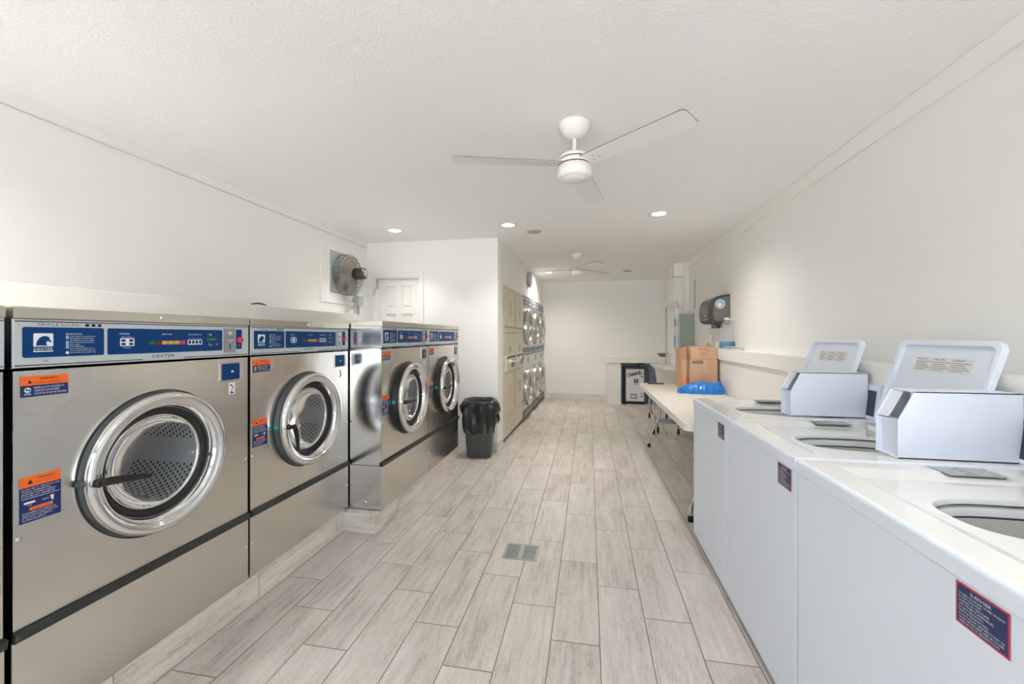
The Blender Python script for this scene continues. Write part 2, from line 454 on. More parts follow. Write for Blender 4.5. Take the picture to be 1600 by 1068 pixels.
# low nook at the back right
b = MB()
NY = 8.45
b.box(.362, .62, NY, YB, 0, .82, 'trim_paint').box(1.355, XR, NY, YB, 0, .82, 'trim_paint').box(.345, XR, NY - .02, YB, .82, .94, 'trim_paint')
struct('trim_8', b, bevel=.003)
struct('wall_nook', MB().box(.62, 1.355, 8.95, YB, 0, .82, 'nook_painted_shade').box(.62, .63, NY + .01, 8.95, 0, .82, 'nook_painted_shade').box(1.345, 1.355, NY + .01, 8.95, 0, .82, 'nook_painted_shade'))
# vertical post on the right wall
struct('trim_9', MB().box(1.475, XR, 6.93, 7.0, 1.60, CEIL, 'trim_paint'), bevel=.003)

# partition door
b = MB()
for (x0, x1, z0, z1) in ((DX0, DX0 + .012, 0, DZ), (DX1 - .012, DX1, 0, DZ), (DX0, DX1, DZ - .012, DZ)): b.box(x0, x1, PY + .001, PY + .11, z0, z1, 'door_paint')
for (x0, x1, z0, z1) in ((DX0 - .06, DX0, 0, DZ + .07), (DX1, DX1 + .06, 0, DZ + .07), (DX0, DX1, DZ, DZ + .07)):
    b.box(x0, x1, PY - .018, PY, z0, z1, 'door_paint')
d = struct('door_1', b, bevel=.003)
dz0, dz1 = .01, DZ - .014
b = MB(); x0, x1 = DX0 + .014, DX1 - .014
cxs = [(x0 + .09, (x0 + x1) / 2 - .045), ((x0 + x1) / 2 + .045, x1 - .09)]
rows = [(.2, .85), (1.0, 1.62), (1.70, 1.97)]
b.box(x0, x1, PY + .044, PY + .07, dz0, dz1, 'door_paint')
for (a, c) in ((x0, cxs[0][0]), (cxs[0][1], cxs[1][0]), (cxs[1][1], x1)): b.box(a, c, PY + .027, PY + .045, dz0, dz1, 'door_paint')
for (a, c) in cxs:
    for (e, f) in ((dz0, rows[0][0]), (rows[0][1], rows[1][0]), (rows[1][1], rows[2][0]), (rows[2][1], dz1)): b.box(a, c, PY + .027, PY + .045, e, f, 'door_paint')
    for (e, f) in rows: b.box(a + .022, c - .022, PY + .031, PY + .045, e + .022, f - .022, 'door_paint')
b.build('door_panel', d, bevel=.003)
b = MB().box(-2.60, -2.575, PY - .028, PY - .0185, 1.93, 2.05, 'galvanised').tube([(-2.588, PY - .035, 2.04), (-2.585, PY - .05, 1.95), (-2.61, PY - .075, 1.86), (-2.615, PY - .08, 1.84)], .009, 8, 'galvanised')
o = b.build('door_closer', d); o['label'] = 'grey metal closer arm'

# ------------------------------------------------------------------ triple load washers
W = .862; HM = 1.293; DC = .714; DR = .27
def front_loader(num, label, handle_ang, loc, zs=1., style='a', pr=.065, group='steel front loading washers along the left wall'):
    t = empty('front_load_washer', loc, R(90), label, 'washing machine', group)
    t.scale = (1, 1, zs)
    hw = W / 2
    circ = [(.205 * math.cos(2 * PI * k / 64), DC + .205 * math.sin(2 * PI * k / 64)) for k in range(64)]
    # carcase: sides, back, bottom, front plate with round opening
    b = MB(); b.m = 'steel'
    hole_plate(b, -hw, hw, .33, 1.108, circ, 0, 'steel')
    b.box(-hw, -hw + .003, .0, .80, 0, 1.257, 'steel_side').box(hw - .003, hw, 0, .80, 0, 1.257, 'steel_side')
    b.box(-hw, hw, .797, .80, 0, 1.257, 'steel').box(-hw, hw, 0, .80, 0, .004, 'steel')
    b.box(-hw, hw, .0, .012, .30, .33, 'steel').box(-hw, hw, 0, .012, 1.1, 1.108, 'steel')
    b.build('cabinet', t)
    sd = MB().box(-hw - .0012, -hw + .001, .001, .80, .302, .3055, 'ink_black')
    sd.build('side_seam', t)
    MB().box(-hw - .0012, -hw + .001, .001, .80, 1.106, 1.109, 'ink_black').build('side_seam', t)
    MB().lathe([(.0001, -.004), (.010, -.003), (.012, 0)], (-hw, .12, .05), 'X', 14, 'screw').build('screw', t)
    MB().box(-hw, hw, -.008, .802, 1.257, HM, 'steel_cap').build('top_cap', t, bevel=.003)
    MB().box(-hw + .001, hw - .001, -.002, .02, .003, .298, 'steel').build('lower_panel', t, bevel=.002)
    b = MB()
    b.prism([(-hw, -.003, .330), (-hw, -.016, .326), (-hw, -.012, .300), (-hw, .0, .300)][::-1], (W, 0, 0), 'strip_black')
    b.build('kick_strip', t)
    # screws
    for (x, z, r) in ((0.0, HM - .018, .008), (-hw + .014, .60, .007), (-hw + .014, .16, .007), (hw - .014, .60, .007), (hw - .014, .16, .007)):
        yy = -.008 if z > 1.25 else (-.002 if z < .3 else 0)
        MB().lathe([(.0001, -.006), (r * .5, -.006), (r, -.003), (r, 0)], (x, yy, z), 'Y', 14, 'screw').build('screw', t)
    # control panel
    cp = MB().box(-hw + .002, hw - .002, -.004, .02, 1.1095, 1.2555, 'panel_grey')
    for z in (1.116, 1.249): cp.frect(-hw + .004, hw - .004, z - .0015, z + .0015, -.0045, 'ink_black')
    cp = cp.build('control_panel', t, bevel=.002)
    Y = -.0048
    b = MB(); b.frr(-.410, -.197, 1.139, 1.232, Y, .006, 'panel_blue')
    # emblem
    b.frr(-.385, -.337, 1.172, 1.213, Y - .0004, .003, 'sticker_white')
    arc = [(-.379 + .0, 1.175)] + [(-.358 + .021 * math.cos(a), 1.175 + .030 * math.sin(a)) for a in [PI - k * PI / 10 for k in range(0, 8)]] + [(-.347, 1.195), (-.341, 1.187), (-.344, 1.184), (-.351, 1.190), (-.355, 1.183), (-.352, 1.175)]
    b.poly([(x, Y - .0008, z) for x, z in arc][::-1], 'panel_blue')
    b.text('DEXTER', -.361, 1.165, .008, Y - .0004, 'sticker_white', w=.046, shear=.1)
    b.frect(-.385, -.337, 1.156, 1.159, Y - .0004, 'sticker_white')
    b.text('INSTRUCTIONS', -.305, 1.2115, .0055, Y - .0004, 'sticker_white', w=.044, align='l')
    for i, s_ in enumerate(('Load clothes, close and latch door.', 'Add detergent and block softener', 'into dispenser on top of machine.', 'Select desired wash temperature.', 'Insert coins.', 'Press START button.', 'Door unlocks when light comes on.', 'Open door when machine stops, and', 'remove clothes. Do not wash or dry.')):
        z = 1.204 - i * .0066
        b.text(s_, -.294, z, .0042, Y - .0004, 'sticker_white', align='l', w=min(.0021 * len(s_), .083))
    for z0_, z1_ in ((1.1945, 1.2065), (1.164, 1.189), (1.147, 1.155)): b.frect(-.305, -.297, z0_, z1_, Y - .0004, 'ink_cyan' if z1_ > 1.16 else 'sticker_white')
    b.build('instruction_panel', cp)
    b = MB(); b.frr(-.187, .278, 1.139, 1.232, Y, .006, 'panel_blue')
    b.text('DISPENSER', -.132, 1.213, .0055, Y - .0004, 'sticker_white', w=.034)
    b.text('Fabric softener', -.124, 1.202, .004, Y - .0004, 'sticker_white', w=.034).text('Detergent', -.124, 1.163, .004, Y - .0004, 'sticker_white', w=.024)
    b.frr(-.147, -.099, 1.168, 1.197, Y - .0004, .004, 'sticker_white')
    for (a_, c_) in ((-.143, 1.184), (-.117, 1.184), (-.143, 1.171), (-.117, 1.171)): b.frr(a_, a_ + .014, c_, c_ + .009, Y - .0008, .002, 'panel_blue')
    b.text('WASH CYCLE', .022, 1.212, .0055, Y - .0004, 'sticker_white', w=.04)
    for i, c_ in enumerate(('button_green', 'button_brown', 'button_orange', 'button_yellow', 'button_yellow', 'red_plastic')):
        b.frr(-.046 + i * .0245, -.0235 + i * .0245, 1.171, 1.186, Y - .0006, .003, c_)
    b.text('WASH TEMPERATURE', .141, 1.211, .005, Y - .0004, 'sticker_white', w=.06)
    b.frr(.109, .176, 1.168, 1.189, Y - .0004, .004, 'sticker_white')
    for i, s_ in enumerate(('HOT', 'WARM', 'COLD', 'RINSE')):
        b.frr(.113 + i * .016, .1245 + i * .016, 1.172, 1.186, Y - .0008, .002, 'panel_blue')
        b.text(s_, .119 + i * .016, 1.1935, .003, Y - .0004, 'sticker_white', w=.011)
    b.text('INSERT', .217, 1.213, .0045, Y - .0004, 'sticker_white', w=.014).text('COINS', .217, 1.2075, .0045, Y - .0004, 'sticker_white', w=.013)
    b.frr(.199, .250, 1.185, 1.196, Y - .0004, .004, 'button_green')
    b.text('188', .226, 1.1905, .007, Y - .0008, 'led_green', w=.026)
    b.text('USE', .212, 1.171, .0045, Y - .0004, 'sticker_white', w=.008).text('WARNING', .218, 1.165, .0045, Y - .0004, 'sticker_white', w=.022)
    b.frr(.244, .257, 1.163, 1.172, Y - .0006, .003, 'red_plastic')
    b.disc((.204, Y - .0006, 1.213), .0025, 'Y', 10, 'red_plastic')
    b.build('display_panel', cp)
    b = MB().text('TRIPLE LOAD', -.378, 1.2405, .010, Y, 'ink_grey', w=.112, align='l')
    for i in range(3): b.frr(-.252 + i * .018, -.241 + i * .018, 1.236, 1.245, Y, .002, 'ink_black')
    b.build('load_lettering', cp)
    b = MB().text('DEXTER', .01, 1.127, .012, Y, 'ink_black', w=.088, shear=.25).frect(-.07, .095, 1.1145, 1.1175, Y - .0001, 'panel_grey')
    b.build('name_lettering', cp)
    b = MB().text('MADE IN', -.356, 1.1335, .003, Y, 'ink_grey', w=.02).text('USA', -.356, 1.128, .006, Y, 'ink_black', w=.016)
    b.build('origin_lettering', cp)
    # coin slot plate
    b = MB().box(.286, .346, Y - .004, Y, 1.128, 1.240, 'slot_grey')
    b.lathe([(.0001, -.002), (.010, -.002), (.010, 0)], (.316, Y - .004, 1.217), 'Y', 16, 'screw')
    b.box(.303, .329, Y - .007, Y - .004, 1.180, 1.186, 'screw').box(.314, .318, Y - .0055, Y - .004, 1.145, 1.168, 'ink_black')
    b.text('RETURN', .316, 1.1975, .005, Y - .0043, 'ink_black', w=.032)
    b.build('coin_slot', cp)
    b = MB().frr(.354, .388, 1.143, 1.236, Y, .004, 'panel_blue').text('START', .371, 1.160, .006, Y - .0004, 'ink_cyan', w=.022)
    b.build('start_panel', cp)
    MB().lathe([(.0001, -.014), (.011, -.013), (.014, -.009), (.014, 0)], (.373, Y, 1.186), 'Y', 20, 'red_plastic').build('start_button', cp)
    # stickers
    b = MB().frr(-.412, -.296, 1.020, 1.055, -.001, .002, 'sticker_navy').frr(-.412, -.296, 1.055, 1.083, -.001, .002, 'sticker_orange')
    b.text('WARNING', -.345, 1.0745, .009, -.0016, 'ink_black', w=.045).text('MOVING PARTS CAN CAUSE INJURY', -.348, 1.062, .004, -.0016, 'ink_black', w=.07)
    b.poly([(-.396, -.0016, 1.061), (-.386, -.0016, 1.061), (-.391, -.0016, 1.071)], 'ink_black')
    for i, s_ in enumerate(('NEVER ALLOW CHILDREN TO', 'OPERATE THE MACHINE', 'OR PLAY IN OR AROUND MACHINE.')):
        b.text(s_, -.381, 1.047 - i * .009, .0062, -.0016, 'sticker_white', align='l', w=(.074, .062, .08)[i])
    b.disc((-.396, -.0016, 1.041), .008, 'Y', 16, 'sticker_white').frr(-.404, -.388, 1.026, 1.031, -.0016, .001, 'ink_cyan')
    b.disc((-.3985, -.002, 1.042), .003, 'Y', 10, 'sticker_navy').disc((-.3925, -.002, 1.040), .003, 'Y', 10, 'sticker_navy')
    o = b.build('warning_sticker', t); o['label'] = 'wide orange and blue warning sticker'
    b = MB().frr(-.414, -.315, .642, .748, -.001, .002, 'sticker_navy').frr(-.414, -.315, .748, .780, -.001, .002, 'sticker_orange')
    b.text('WARNING', -.352, .770, .007, -.0016, 'ink_black', w=.04).text('HOT SURFACE', -.352, .759, .004, -.0016, 'ink_black', w=.045).poly([(-.397, -.0016, .757), (-.383, -.0016, .757), (-.390, -.0016, .770)], 'ink_black')
    for i, s_ in enumerate(('DO NOT TRY TO OPEN DOOR UNTIL', 'CYCLE IS COMPLETE AND', 'DRUM HAS STOPPED TURNING.', 'DOOR WILL NOT OPEN BEFORE.')): b.text(s_, -.410, .742 - i * .007, .0045, -.0016, 'sticker_white', align='l', w=(.092, .07, .082, .08)[i])
    b.frect(-.410, -.319, .7135, .7148, -.0016, 'sticker_white')
    b.frr(-.405, -.378, .698, .704, -.0016, .003, 'sticker_white').frect(-.398, -.386, .692, .694, -.0016, 'ink_cyan')
    b.prism([(-.343, -.0016, .706), (-.338, -.0016, .690), (-.335, -.0016, .690), (-.333, -.0016, .706)], (0, .0003, 0), 'sticker_white').frect(-.361, -.345, .6985, .7000, -.0016, 'sticker_white')
    b.frr(-.392, -.336, .676, .686, -.0016, .004, 'sticker_orange').text('INSTRUCTIONS', -.364, .681, .005, -.002, 'sticker_navy', w=.044)
    for i, s_ in enumerate(('IF MACHINE IS IN OPERATION,', 'THE DOOR IS LOCKED. WAIT FOR', 'IT TO STOP. USE CARE AS', 'CLOTHES MAY BE HOT.')): b.text(s_, -.408, .670 - i * .0068, .0045, -.0016, 'sticker_white', align='l', w=(.08, .084, .07, .055)[i])
    o = b.build('warning_sticker', t); o['label'] = 'tall blue door warning sticker'
    # coin box door in a pressed steel recess
    b = MB()
    b.prism([(x, -.004, z) for x, z in rrect(.268, .402, .992, 1.084, .008)], (0, .004, 0), 'steel_cap')
    fl = {'a': 'panel_blue', 'b': 'frame_dark'}[style]
    fr = b.build('coin_box_recess', t)
    b = MB().frr(.279, .372, 1.000, 1.076, -.0075, .004, fl, .004).box(.375, .394, -.0048, -.0041, 1.001, 1.075, 'panel_grey')
    b.lathe([(.0001, -.003), (.005, -.003), (.006, 0)], (.330, -.0076, 1.038), 'Y', 12, 'screw')
    b.build('coin_box_door', fr)
    if num:
        b = MB()
        if num == '2': b.frect(.315, .352, .930, .985, -.001, 'sticker_white').text('2', .3335, .9575, .046, -.0014, 'ink_black', w=.022)
        elif num == '3': b.text('3', .338, .952, .05, -.0012, 'ink_grey', w=.026)
        else: b.frr(.322, .346, .935, .953, -.0012, .004, 'sticker_white').frr(.322, .346, .958, .982, -.0012, .004, 'sticker_white').text('4', .334, .970, .016, -.0016, 'panel_grey', w=.008)
        b.build('number_sticker', t)
    # ---- porthole door
    C3 = (0, 0, DC)
    q = pr
    b = MB().lathe([(DR + .002, 0), (DR + .003, -.004), (DR - .003, -.010), (DR - .004, -(q - .030))], (0, 0, 0), 'Y', 72, 'frame_dark' if pr < .07 else 'black_rubber').lathe([(DR + .004, -.002), (DR + .009, -.001), (DR + .009, 0.0)], (0, 0, 0), 'Y', 72, 'black_rubber')
    b.build('door_gasket', t, C3)
    prof = [(DR - .004, -(q - .030)), (DR - .001, -(q - .022)), (DR - .002, -(q - .012)), (DR - .008, -(q - .004)), (DR - .016, -q), (DR - .026, -(q - .001)), (DR - .036, -(q - .006)), (DR - .041, -(q - .013)), (DR - .044, -(q - .012)), (DR - .050, -(q - .016)), (DR - .056, -(q - .030)), (DR - .060, -(q - .048))]
    ring = MB().lathe(prof, (0, 0, 0), 'Y', 72, 'chrome').build('door_ring', t, C3)
    y0 = -(q - .046)
    b = MB().lathe([(.211, y0), (.206, y0 - .004), (.186, y0 + .010), (.180, y0 + .020)], (0, 0, 0), 'Y', 64, 'black_rubber').lathe([(.182, y0 + .014), (.178, y0 + .008), (.174, y0 + .022)], (0, 0, 0), 'Y', 64, 'chrome_soft')
    b.build('door_seal', ring, (0, 0, 0))
    b = MB().lathe([(.180, y0 + .012), (.172, y0 + .030), (.155, y0 + .055), (.120, y0 + .074), (.07, y0 + .086), (.0005, y0 + .090)], (0, 0, 0), 'Y', 48, 'door_glass')
    b.build('door_glass', ring)
    b = MB().lathe([(.205, .0), (.205, .03), (.232, .035), (.236, .045), (.236, .44), (.232, .45)], (0, 0, 0), 'Y', 66, 'drum').lathe([(.232, .45), (.10, .455), (.0005, .46)], (0, 0, 0), 'Y', 48, 'drum_back')
    for k in range(3):
        a = R(-70 + 120 * k); ca, sa = math.cos(a), math.sin(a); n_ = (-sa, ca)
        p = [(ca * .235 + n_[0] * w_, sa * .235 + n_[1] * w_) for w_ in (-.035, .035)] + [(ca * .185, sa * .185)]
        b.prism([(x, .13, z) for x, z in p], (0, .30, 0), 'chrome_soft')
    b.build('drum', t, C3)
    b = MB().lathe([(.0001, -.020), (.010, -.019), (.013, -.014), (.013, 0)], (-DR + .002, -.006, 0), 'Y', 16, 'teal_plastic' if num != '2' else 'frame_dark')
    b.build('door_lock', t, C3)
    a = handle_ang
    hx = -.248; hy = -(q - .004)
    b = MB().lathe([(.0001, -.028), (.012, -.026), (.015, -.02), (.015, .004)], (hx, hy, 0), 'Y', 16, 'black_rubber').lathe([(.0155, -.008), (.018, -.004), (.018, .002)], (hx, hy, 0), 'Y', 16, 'screw')
    L_ = .135; dx, dz = math.cos(a), math.sin(a)
    hy -= .024
    pts = [(hx - .006, hy, 0), (hx + .022, hy - .004, 0), (hx + .026 + dx * .03, hy - .008, dz * .03), (hx + .024 + dx * .08, hy - .010, dz * .08), (hx + .02 + dx * L_, hy - .008, dz * L_)]
    b.tube(pts, [.012, .014, .013, .011, .008], 12, 'black_rubber')
    b.build('door_handle', ring)
    return t
FX = -1.665
front_loader('', 'steel front loading washer nearest the camera, only its edge showing at the far left', 0., (FX, .487, .14))
front_loader('2', 'large steel front loading washer numbered 2, door handle pointing sideways', R(-10), (FX, 1.364, .14), pr=.045)
front_loader('3', 'steel front loading washer numbered 3, door handle hanging down', R(-78), (FX, 2.236, .14))
front_loader('4', 'steel front loading washer on the raised plinth, its bare left side facing the camera', R(-3), (-1.42, 3.110, .13), 1.022, 'b', .078)
front_loader('5', 'farthest steel front loading washer, next to the black trash can', R(2), (-1.42, 3.976, .13), 1.022, 'b', .078)

# ------------------------------------------------------------------ top load washers
XF = .69
def top_loader(y0, y1, label, coin, lidr, hc):
    yc = (y0 + y1) / 2; w = y1 - y0
    t = empty('top_load_washer', (XF, yc, 0), R(-90), label, 'washing machine', 'white top loading washers along the right wall')
    hw = w / 2 - .002; D = .715; cx = 0.
    b = MB()
    for q in ((-hw, hw, .004, .010, .03, .885), (-hw, hw, D - .006, D, .03, .885), (-hw, -hw + .006, .010, D - .006, .03, .885), (hw - .006, hw, .010, D - .006, .03, .885), (-hw + .006, hw - .006, .010, D - .006, .03, .04)): b.box(*q, 'enamel')
    b.box(-hw + .02, hw - .02, .04, D - .02, 0, .03, 'black_rubber')
    b.build('cabinet', t, bevel=.0025, seg=2)
    b = MB()
    for q in ((-hw + .004, hw - .004, .006, .012), (-hw + .004, -hw + .010, .012, D - .01), (hw - .010, hw - .004, .012, D - .01)): b.box(*q, .884, .888, 'slot_grey')
    b.build('deck_seam', t)
    # deck with recess and oval opening (local x = -worldY, local y = depth)
    z1, z2, z0 = .930, .917, .887
    ocx, ocy, ax, ay = yc - hc, .37, .135, .215
    hole = []
    for k in range(64):
        a = 2 * PI * k / 64; ca, sa = math.cos(a), math.sin(a); e = 2 / 2.7
        hole.append((ocx + ax * math.copysign(abs(ca) ** e, ca), ocy + ay * math.copysign(abs(sa) ** e, sa)))
    b = MB(); b.m = 'enamel_deck'
    rx0, rx1, ry0, ry1 = -.31, .28, .085, .60
    ix0, ix1, iy0, iy1 = rx0 + .065, rx1 - .05, ry0 + .04, ry1 - .03
    def ring_rect(a, c, za, zc):
        (ax0, ax1, ay0, ay1), (bx0, bx1, by0, by1) = a, c
        A = [(ax0, ay0, za), (ax1, ay0, za), (ax1, ay1, za), (ax0, ay1, za)]; B = [(bx0, by0, zc), (bx1, by0, zc), (bx1, by1, zc), (bx0, by1, zc)]
        for i in range(4):
            j = (i + 1) % 4; b.poly([A[i], A[j], B[j], B[i]])
    ring_rect((-hw + .012, hw - .012, .010, D), (rx0, rx1, ry0, ry1), z1, z1)
    ring_rect((rx0, rx1, ry0, ry1), (ix0, ix1, iy0, iy1), z1, z2)
    hole_plate(b, ix0, ix1, iy0, iy1, hole, 0, 'enamel_deck', conv=lambda x, y: (x, y, z2))
    # rounded outer lip
    b.m = 'enamel'
    n = 5; o_ = [(-hw, hw, 0., D)]
    prev = (-hw + .012, hw - .012, .010, D); pz = z1
    for k in range(1, 5):
        q = k / 4 * PI / 2; off = .012 * (1 - math.sin(q)); cur = (-hw + off, hw - off, off * .83, D); cz = z1 - .012 * (1 - math.cos(q))
        ring_rect(cur, prev, cz, pz); prev = cur; pz = cz
    ring_rect((-hw, hw, 0, D), prev, z0, pz)
    b.build('deck', t)
    # rim, tub ring and basket, following the opening
    b = MB()
    def loft(levels, m):
        vs = []; n_ = 64
        for (kx, ky, z) in levels:
            for (x, y) in hole: vs.append((ocx + (x - ocx) * kx, ocy + (y - ocy) * ky, z))
        fs = [(i * n_ + k, (i + 1) * n_ + k, (i + 1) * n_ + (k + 1) % n_, i * n_ + (k + 1) % n_) for i in range(len(levels) - 1) for k in range(n_)]
        b.add(vs, fs, m, True)
    loft([(1, 1, z2), (.985, .985, z2 - .004), (.98, .98, z2 - .014)], 'enamel_deck')
    loft([(.98, .98, z2 - .014), (1.06, 1.04, z2 - .016), (1.06, 1.04, z2 - .020)], 'frame_dark')
    loft([(1.06, 1.04, z2 - .020), (1.01, 1.0, z2 - .023), (.97, .98, z2 - .032), (.955, .97, z2 - .044)], 'enamel_tub')
    loft([(.955, .97, z2 - .044), (.965, .975, z2 - .045), (.965, .975, z2 - .050)], 'frame_dark')
    loft([(.965, .975, z2 - .050), (.955, .968, z2 - .051), (.96, .98, z2 - .45), (.05, .05, z2 - .47)], 'basket_grey')
    b.lathe([(.0001, 0), (.03, 0), (.05, -.06), (.06, -.2)], (ocx, ocy, z2 - .20), 'Z', 24, 'white_plastic')
    b.build('wash_tub', t)
    # front label with a red border
    y = -.0005 + .004
    lx1 = hw - .033; lx0 = lx1 - .105
    b = MB().frect(lx0, lx1, .800, .879, y - .0006, 'sticker_red').frect(lx0 + .004, lx1 - .004, .804, .875, y - .0010, 'panel_navy')
    b.text('DANGER', (lx0 + lx1) / 2, .868, .007, y - .0014, 'sticker_white', w=.04)
    for i, (s_, ww) in enumerate((('TO REDUCE THE RISK OF FIRE OR INJURY', .090), ('DO NOT WASH ITEMS', .045), ('SOAKED IN GASOLINE', .06), ('OR OTHER FLAMMABLES.', .07), ('DO NOT REACH INTO', .05), ('THE TUB WHILE MOVING.', .06), ('DO NOT ALLOW CHILDREN TO PLAY ON', .088), ('OR IN THE MACHINE. KEEP LID CLOSED', .088), ('WHEN NOT IN USE. SEE INSTRUCTIONS.', .08))):
        b.text(s_, lx0 + .008, .8595 - i * .0064, .0042, y - .0014, 'sticker_white', w=ww, align='l')
    o = b.build('warning_label', t); o['label'] = 'red bordered black warning label'
    # deck label: printed lines
    b = MB().poly([(-.375 + (.375 - hw) + .012, .365, z1 + .0006), (-hw + .105, .365, z1 + .0006), (-hw + .105, .52, z1 + .0006), (-hw + .012, .52, z1 + .0006)], 'label_grey')
    for i in range(9):
        for j in range(2):
            b.poly([(-hw + .018 + i * .0095, .372 + j * .075, z1 + .001), (-hw + .021 + i * .0095, .372 + j * .075, z1 + .001), (-hw + .021 + i * .0095, .440 + j * .075 - (i * 7 % 5) * .006, z1 + .001), (-hw + .018 + i * .0095, .440 + j * .075 - (i * 7 % 5) * .006, z1 + .001)], 'sticker_white')
    o = b.build('deck_label', t); o['label'] = 'grey printed label on the deck'
    # lid: leans back from its hinge
    xc = yc - (lidr[0] + lidr[1]) / 2; lw = (lidr[1] - lidr[0]) / 2; lh = .395
    base = Vector((0, .612, .945)); ang = math.atan2(.118, .38)
    ud = Vector((0, math.sin(ang), math.cos(ang))); nd = Vector((0, -math.cos(ang), math.sin(ang)))
    def LP(x, v, w_): return tuple(base + Vector((xc + x, 0, 0)) + ud * v + nd * w_)
    b = MB()
    outer = rrect(-lw, lw, 0, lh, .04, 6); inner = rrect(-lw + .022, lw - .022, .02, lh - .022, .03, 6)
    n_ = len(outer)
    vs = [LP(x, v, .0) for x, v in outer] + [LP(x, v, .022) for x, v in outer] + [LP(x, v, .022) for x, v in inner] + [LP(x, v, .006) for x, v in inner]
    fs = [tuple(reversed(range(n_)))]
    for r_ in range(3): fs += [(r_ * n_ + i, r_ * n_ + (i + 1) % n_, (r_ + 1) * n_ + (i + 1) % n_, (r_ + 1) * n_ + i) for i in range(n_)]
    fs += [tuple(range(3 * n_, 4 * n_))]
    b.add(vs, fs, 'enamel')
    lid_ = b.build('lid', t, bevel=.003)
    b = MB(); q = [LP(x, v, .0068) for x, v in ((-.135, .265), (.135, .265), (.135, .325), (-.135, .325))]; b.poly(q, 'label_paper')
    for c_, s_ in ((-.09, 'BLEACH'), (0, 'FABRIC SOFTENER'), (.09, 'DETERGENT')):
        b.text(s_, c_ - .04, .317, .007, 0, 'ink_black', w=.05, align='l', xf=lambda x, z: LP(x, z, .0074))
        for i in range(5): b.poly([LP(x, v, .0074) for x, v in ((c_ - .04, .304 - i * .008), (c_ + .038 - (i * 5 % 3) * .012, .304 - i * .008), (c_ + .038 - (i * 5 % 3) * .012, .307 - i * .008), (c_ - .04, .307 - i * .008))], 'label_grey')
    for c_ in (-.045, .045): b.poly([LP(x, v, .0075) for x, v in ((c_ - .0007, .268), (c_ + .0007, .268), (c_ + .0007, .322), (c_ - .0007, .322))], 'ink_black')
    b.build('lid_label', lid_)
    for sx in (-1, 1):
        p0 = Vector(LP(sx * (lw - .045), .155, .006)); b = MB(); b.tube([p0, p0 + nd * .012, p0 + nd * .016], [.009, .009, .005], 14, 'dark_metal'); b.build('lid_bumper', lid_)
    for sx in (-1, 1):
        b = MB().box(xc + sx * .19 - .02, xc + sx * .19 + .02, .600, .640, z1 + .001, z1 + .016, 'enamel'); b.build('hinge', t, bevel=.002)
    # control console along the back
    b = MB(); c1 = yc - coin; c0 = c1 - .112; xe = hw - .006
    prof = [(.680, z1), (.698, 1.095), (.704, 1.105), (D + .0, 1.105), (D + .0, z1)]
    b.prism([(-hw + .005, y_, z_) for y_, z_ in prof][::-1], (xe + hw, 0, 0), 'enamel')
    cons = b.build('console', t, bevel=.003)
    def CP(x, v, w_=.001):
        u = Vector((0, .018, .165)).normalized(); n0 = Vector((0, -.165, .018)).normalized()
        return tuple(Vector((x, .680, z1)) + u * v + n0 * w_)
    b = MB().poly([CP(x, v) for x, v in ((-hw + .016, .018), (xe - .02, .018), (xe - .02, .145), (-hw + .016, .145))], 'console_dark')
    for i in range(4): b.poly([CP(x, v, .0016) for x, v in ((-.2 + i * .1, .06), (-.15 + i * .1, .06), (-.15 + i * .1, .09), (-.2 + i * .1, .09))], 'sticker_white')
    b.build('control_face', cons)
    # open coin meter case
    b = MB(); zt = 1.157
    side = [(.340, z1 + .001), (.340, 1.060), (.388, zt), (.692, zt), (.692, z1 + .001)]
    for xs in (c0, c1 - .003):
        b.prism([(xs, y_, z_) for y_, z_ in side][::-1], (.003, 0, 0), 'enamel')
    b.box(c0, c1, .388, .692, zt - .003, zt, 'enamel').box(c0, c1, .338, .692, z1 + .001, z1 + .004, 'enamel')
    case = b.build('coin_meter', t)
    b = MB()
    # inner liner: vertical plate, a shelf at the bend and sloped plate on half of the width
    b.box(c0 + .003, c1 - .003, .36, .363, z1 + .004, 1.056, 'enamel')
    b.prism([(c0 + .003, .345, 1.062), (c0 + .055, .345, 1.062), (c0 + .055, .392, zt - .004), (c0 + .003, .392, zt - .004)], (0, .003, .0), 'enamel')
    b.box(c0 + .003, c1 - .003, .342, .372, 1.055, 1.058, 'enamel').box(c1 - .03, c1 - .006, .357, .3605, z1 + .014, z1 + .020, 'ink_black')
    b.build('liner', case)
    MB().box(c0 + .003, c1 - .003, .46, .463, z1 + .004, zt - .003, 'slot_grey').build('back_plate', case)
    b = MB().tube([(c1 - .03, .40, zt - .004), (c1 - .032, .40, 1.10), (c1 - .030, .395, 1.062)], .003, 8, 'white_plastic').lathe([(.005, -.005), (.012, -.003), (.012, .003), (.005, .005)], (c1 - .031, .40, 1.108), 'Z', 14, 'screw').lathe([(.004, 0), (.010, .002), (.010, .006)], (c1 - .03, .395, 1.058), 'Z', 14, 'screw')
    b.lathe([(.0001, -.003), (.006, -.003), (.007, 0)], (c1 - .016, .46, 1.12), 'Y', 12, 'dark_metal')
    b.build('lock_rod', case)
    return t
top_loader(.80, 1.560, 'nearest white top loading washer, cut by the right edge of the photo', .90, (.97, 1.45), 1.165)
top_loader(1.565, 2.292, 'middle white top loading washer, with the largest raised lid', 1.623, (1.70, 2.185), 1.885)
top_loader(2.297, 2.978, 'farthest white top loading washer, its deck ending at the folding table', 2.385, (2.45, 2.945), 2.605)

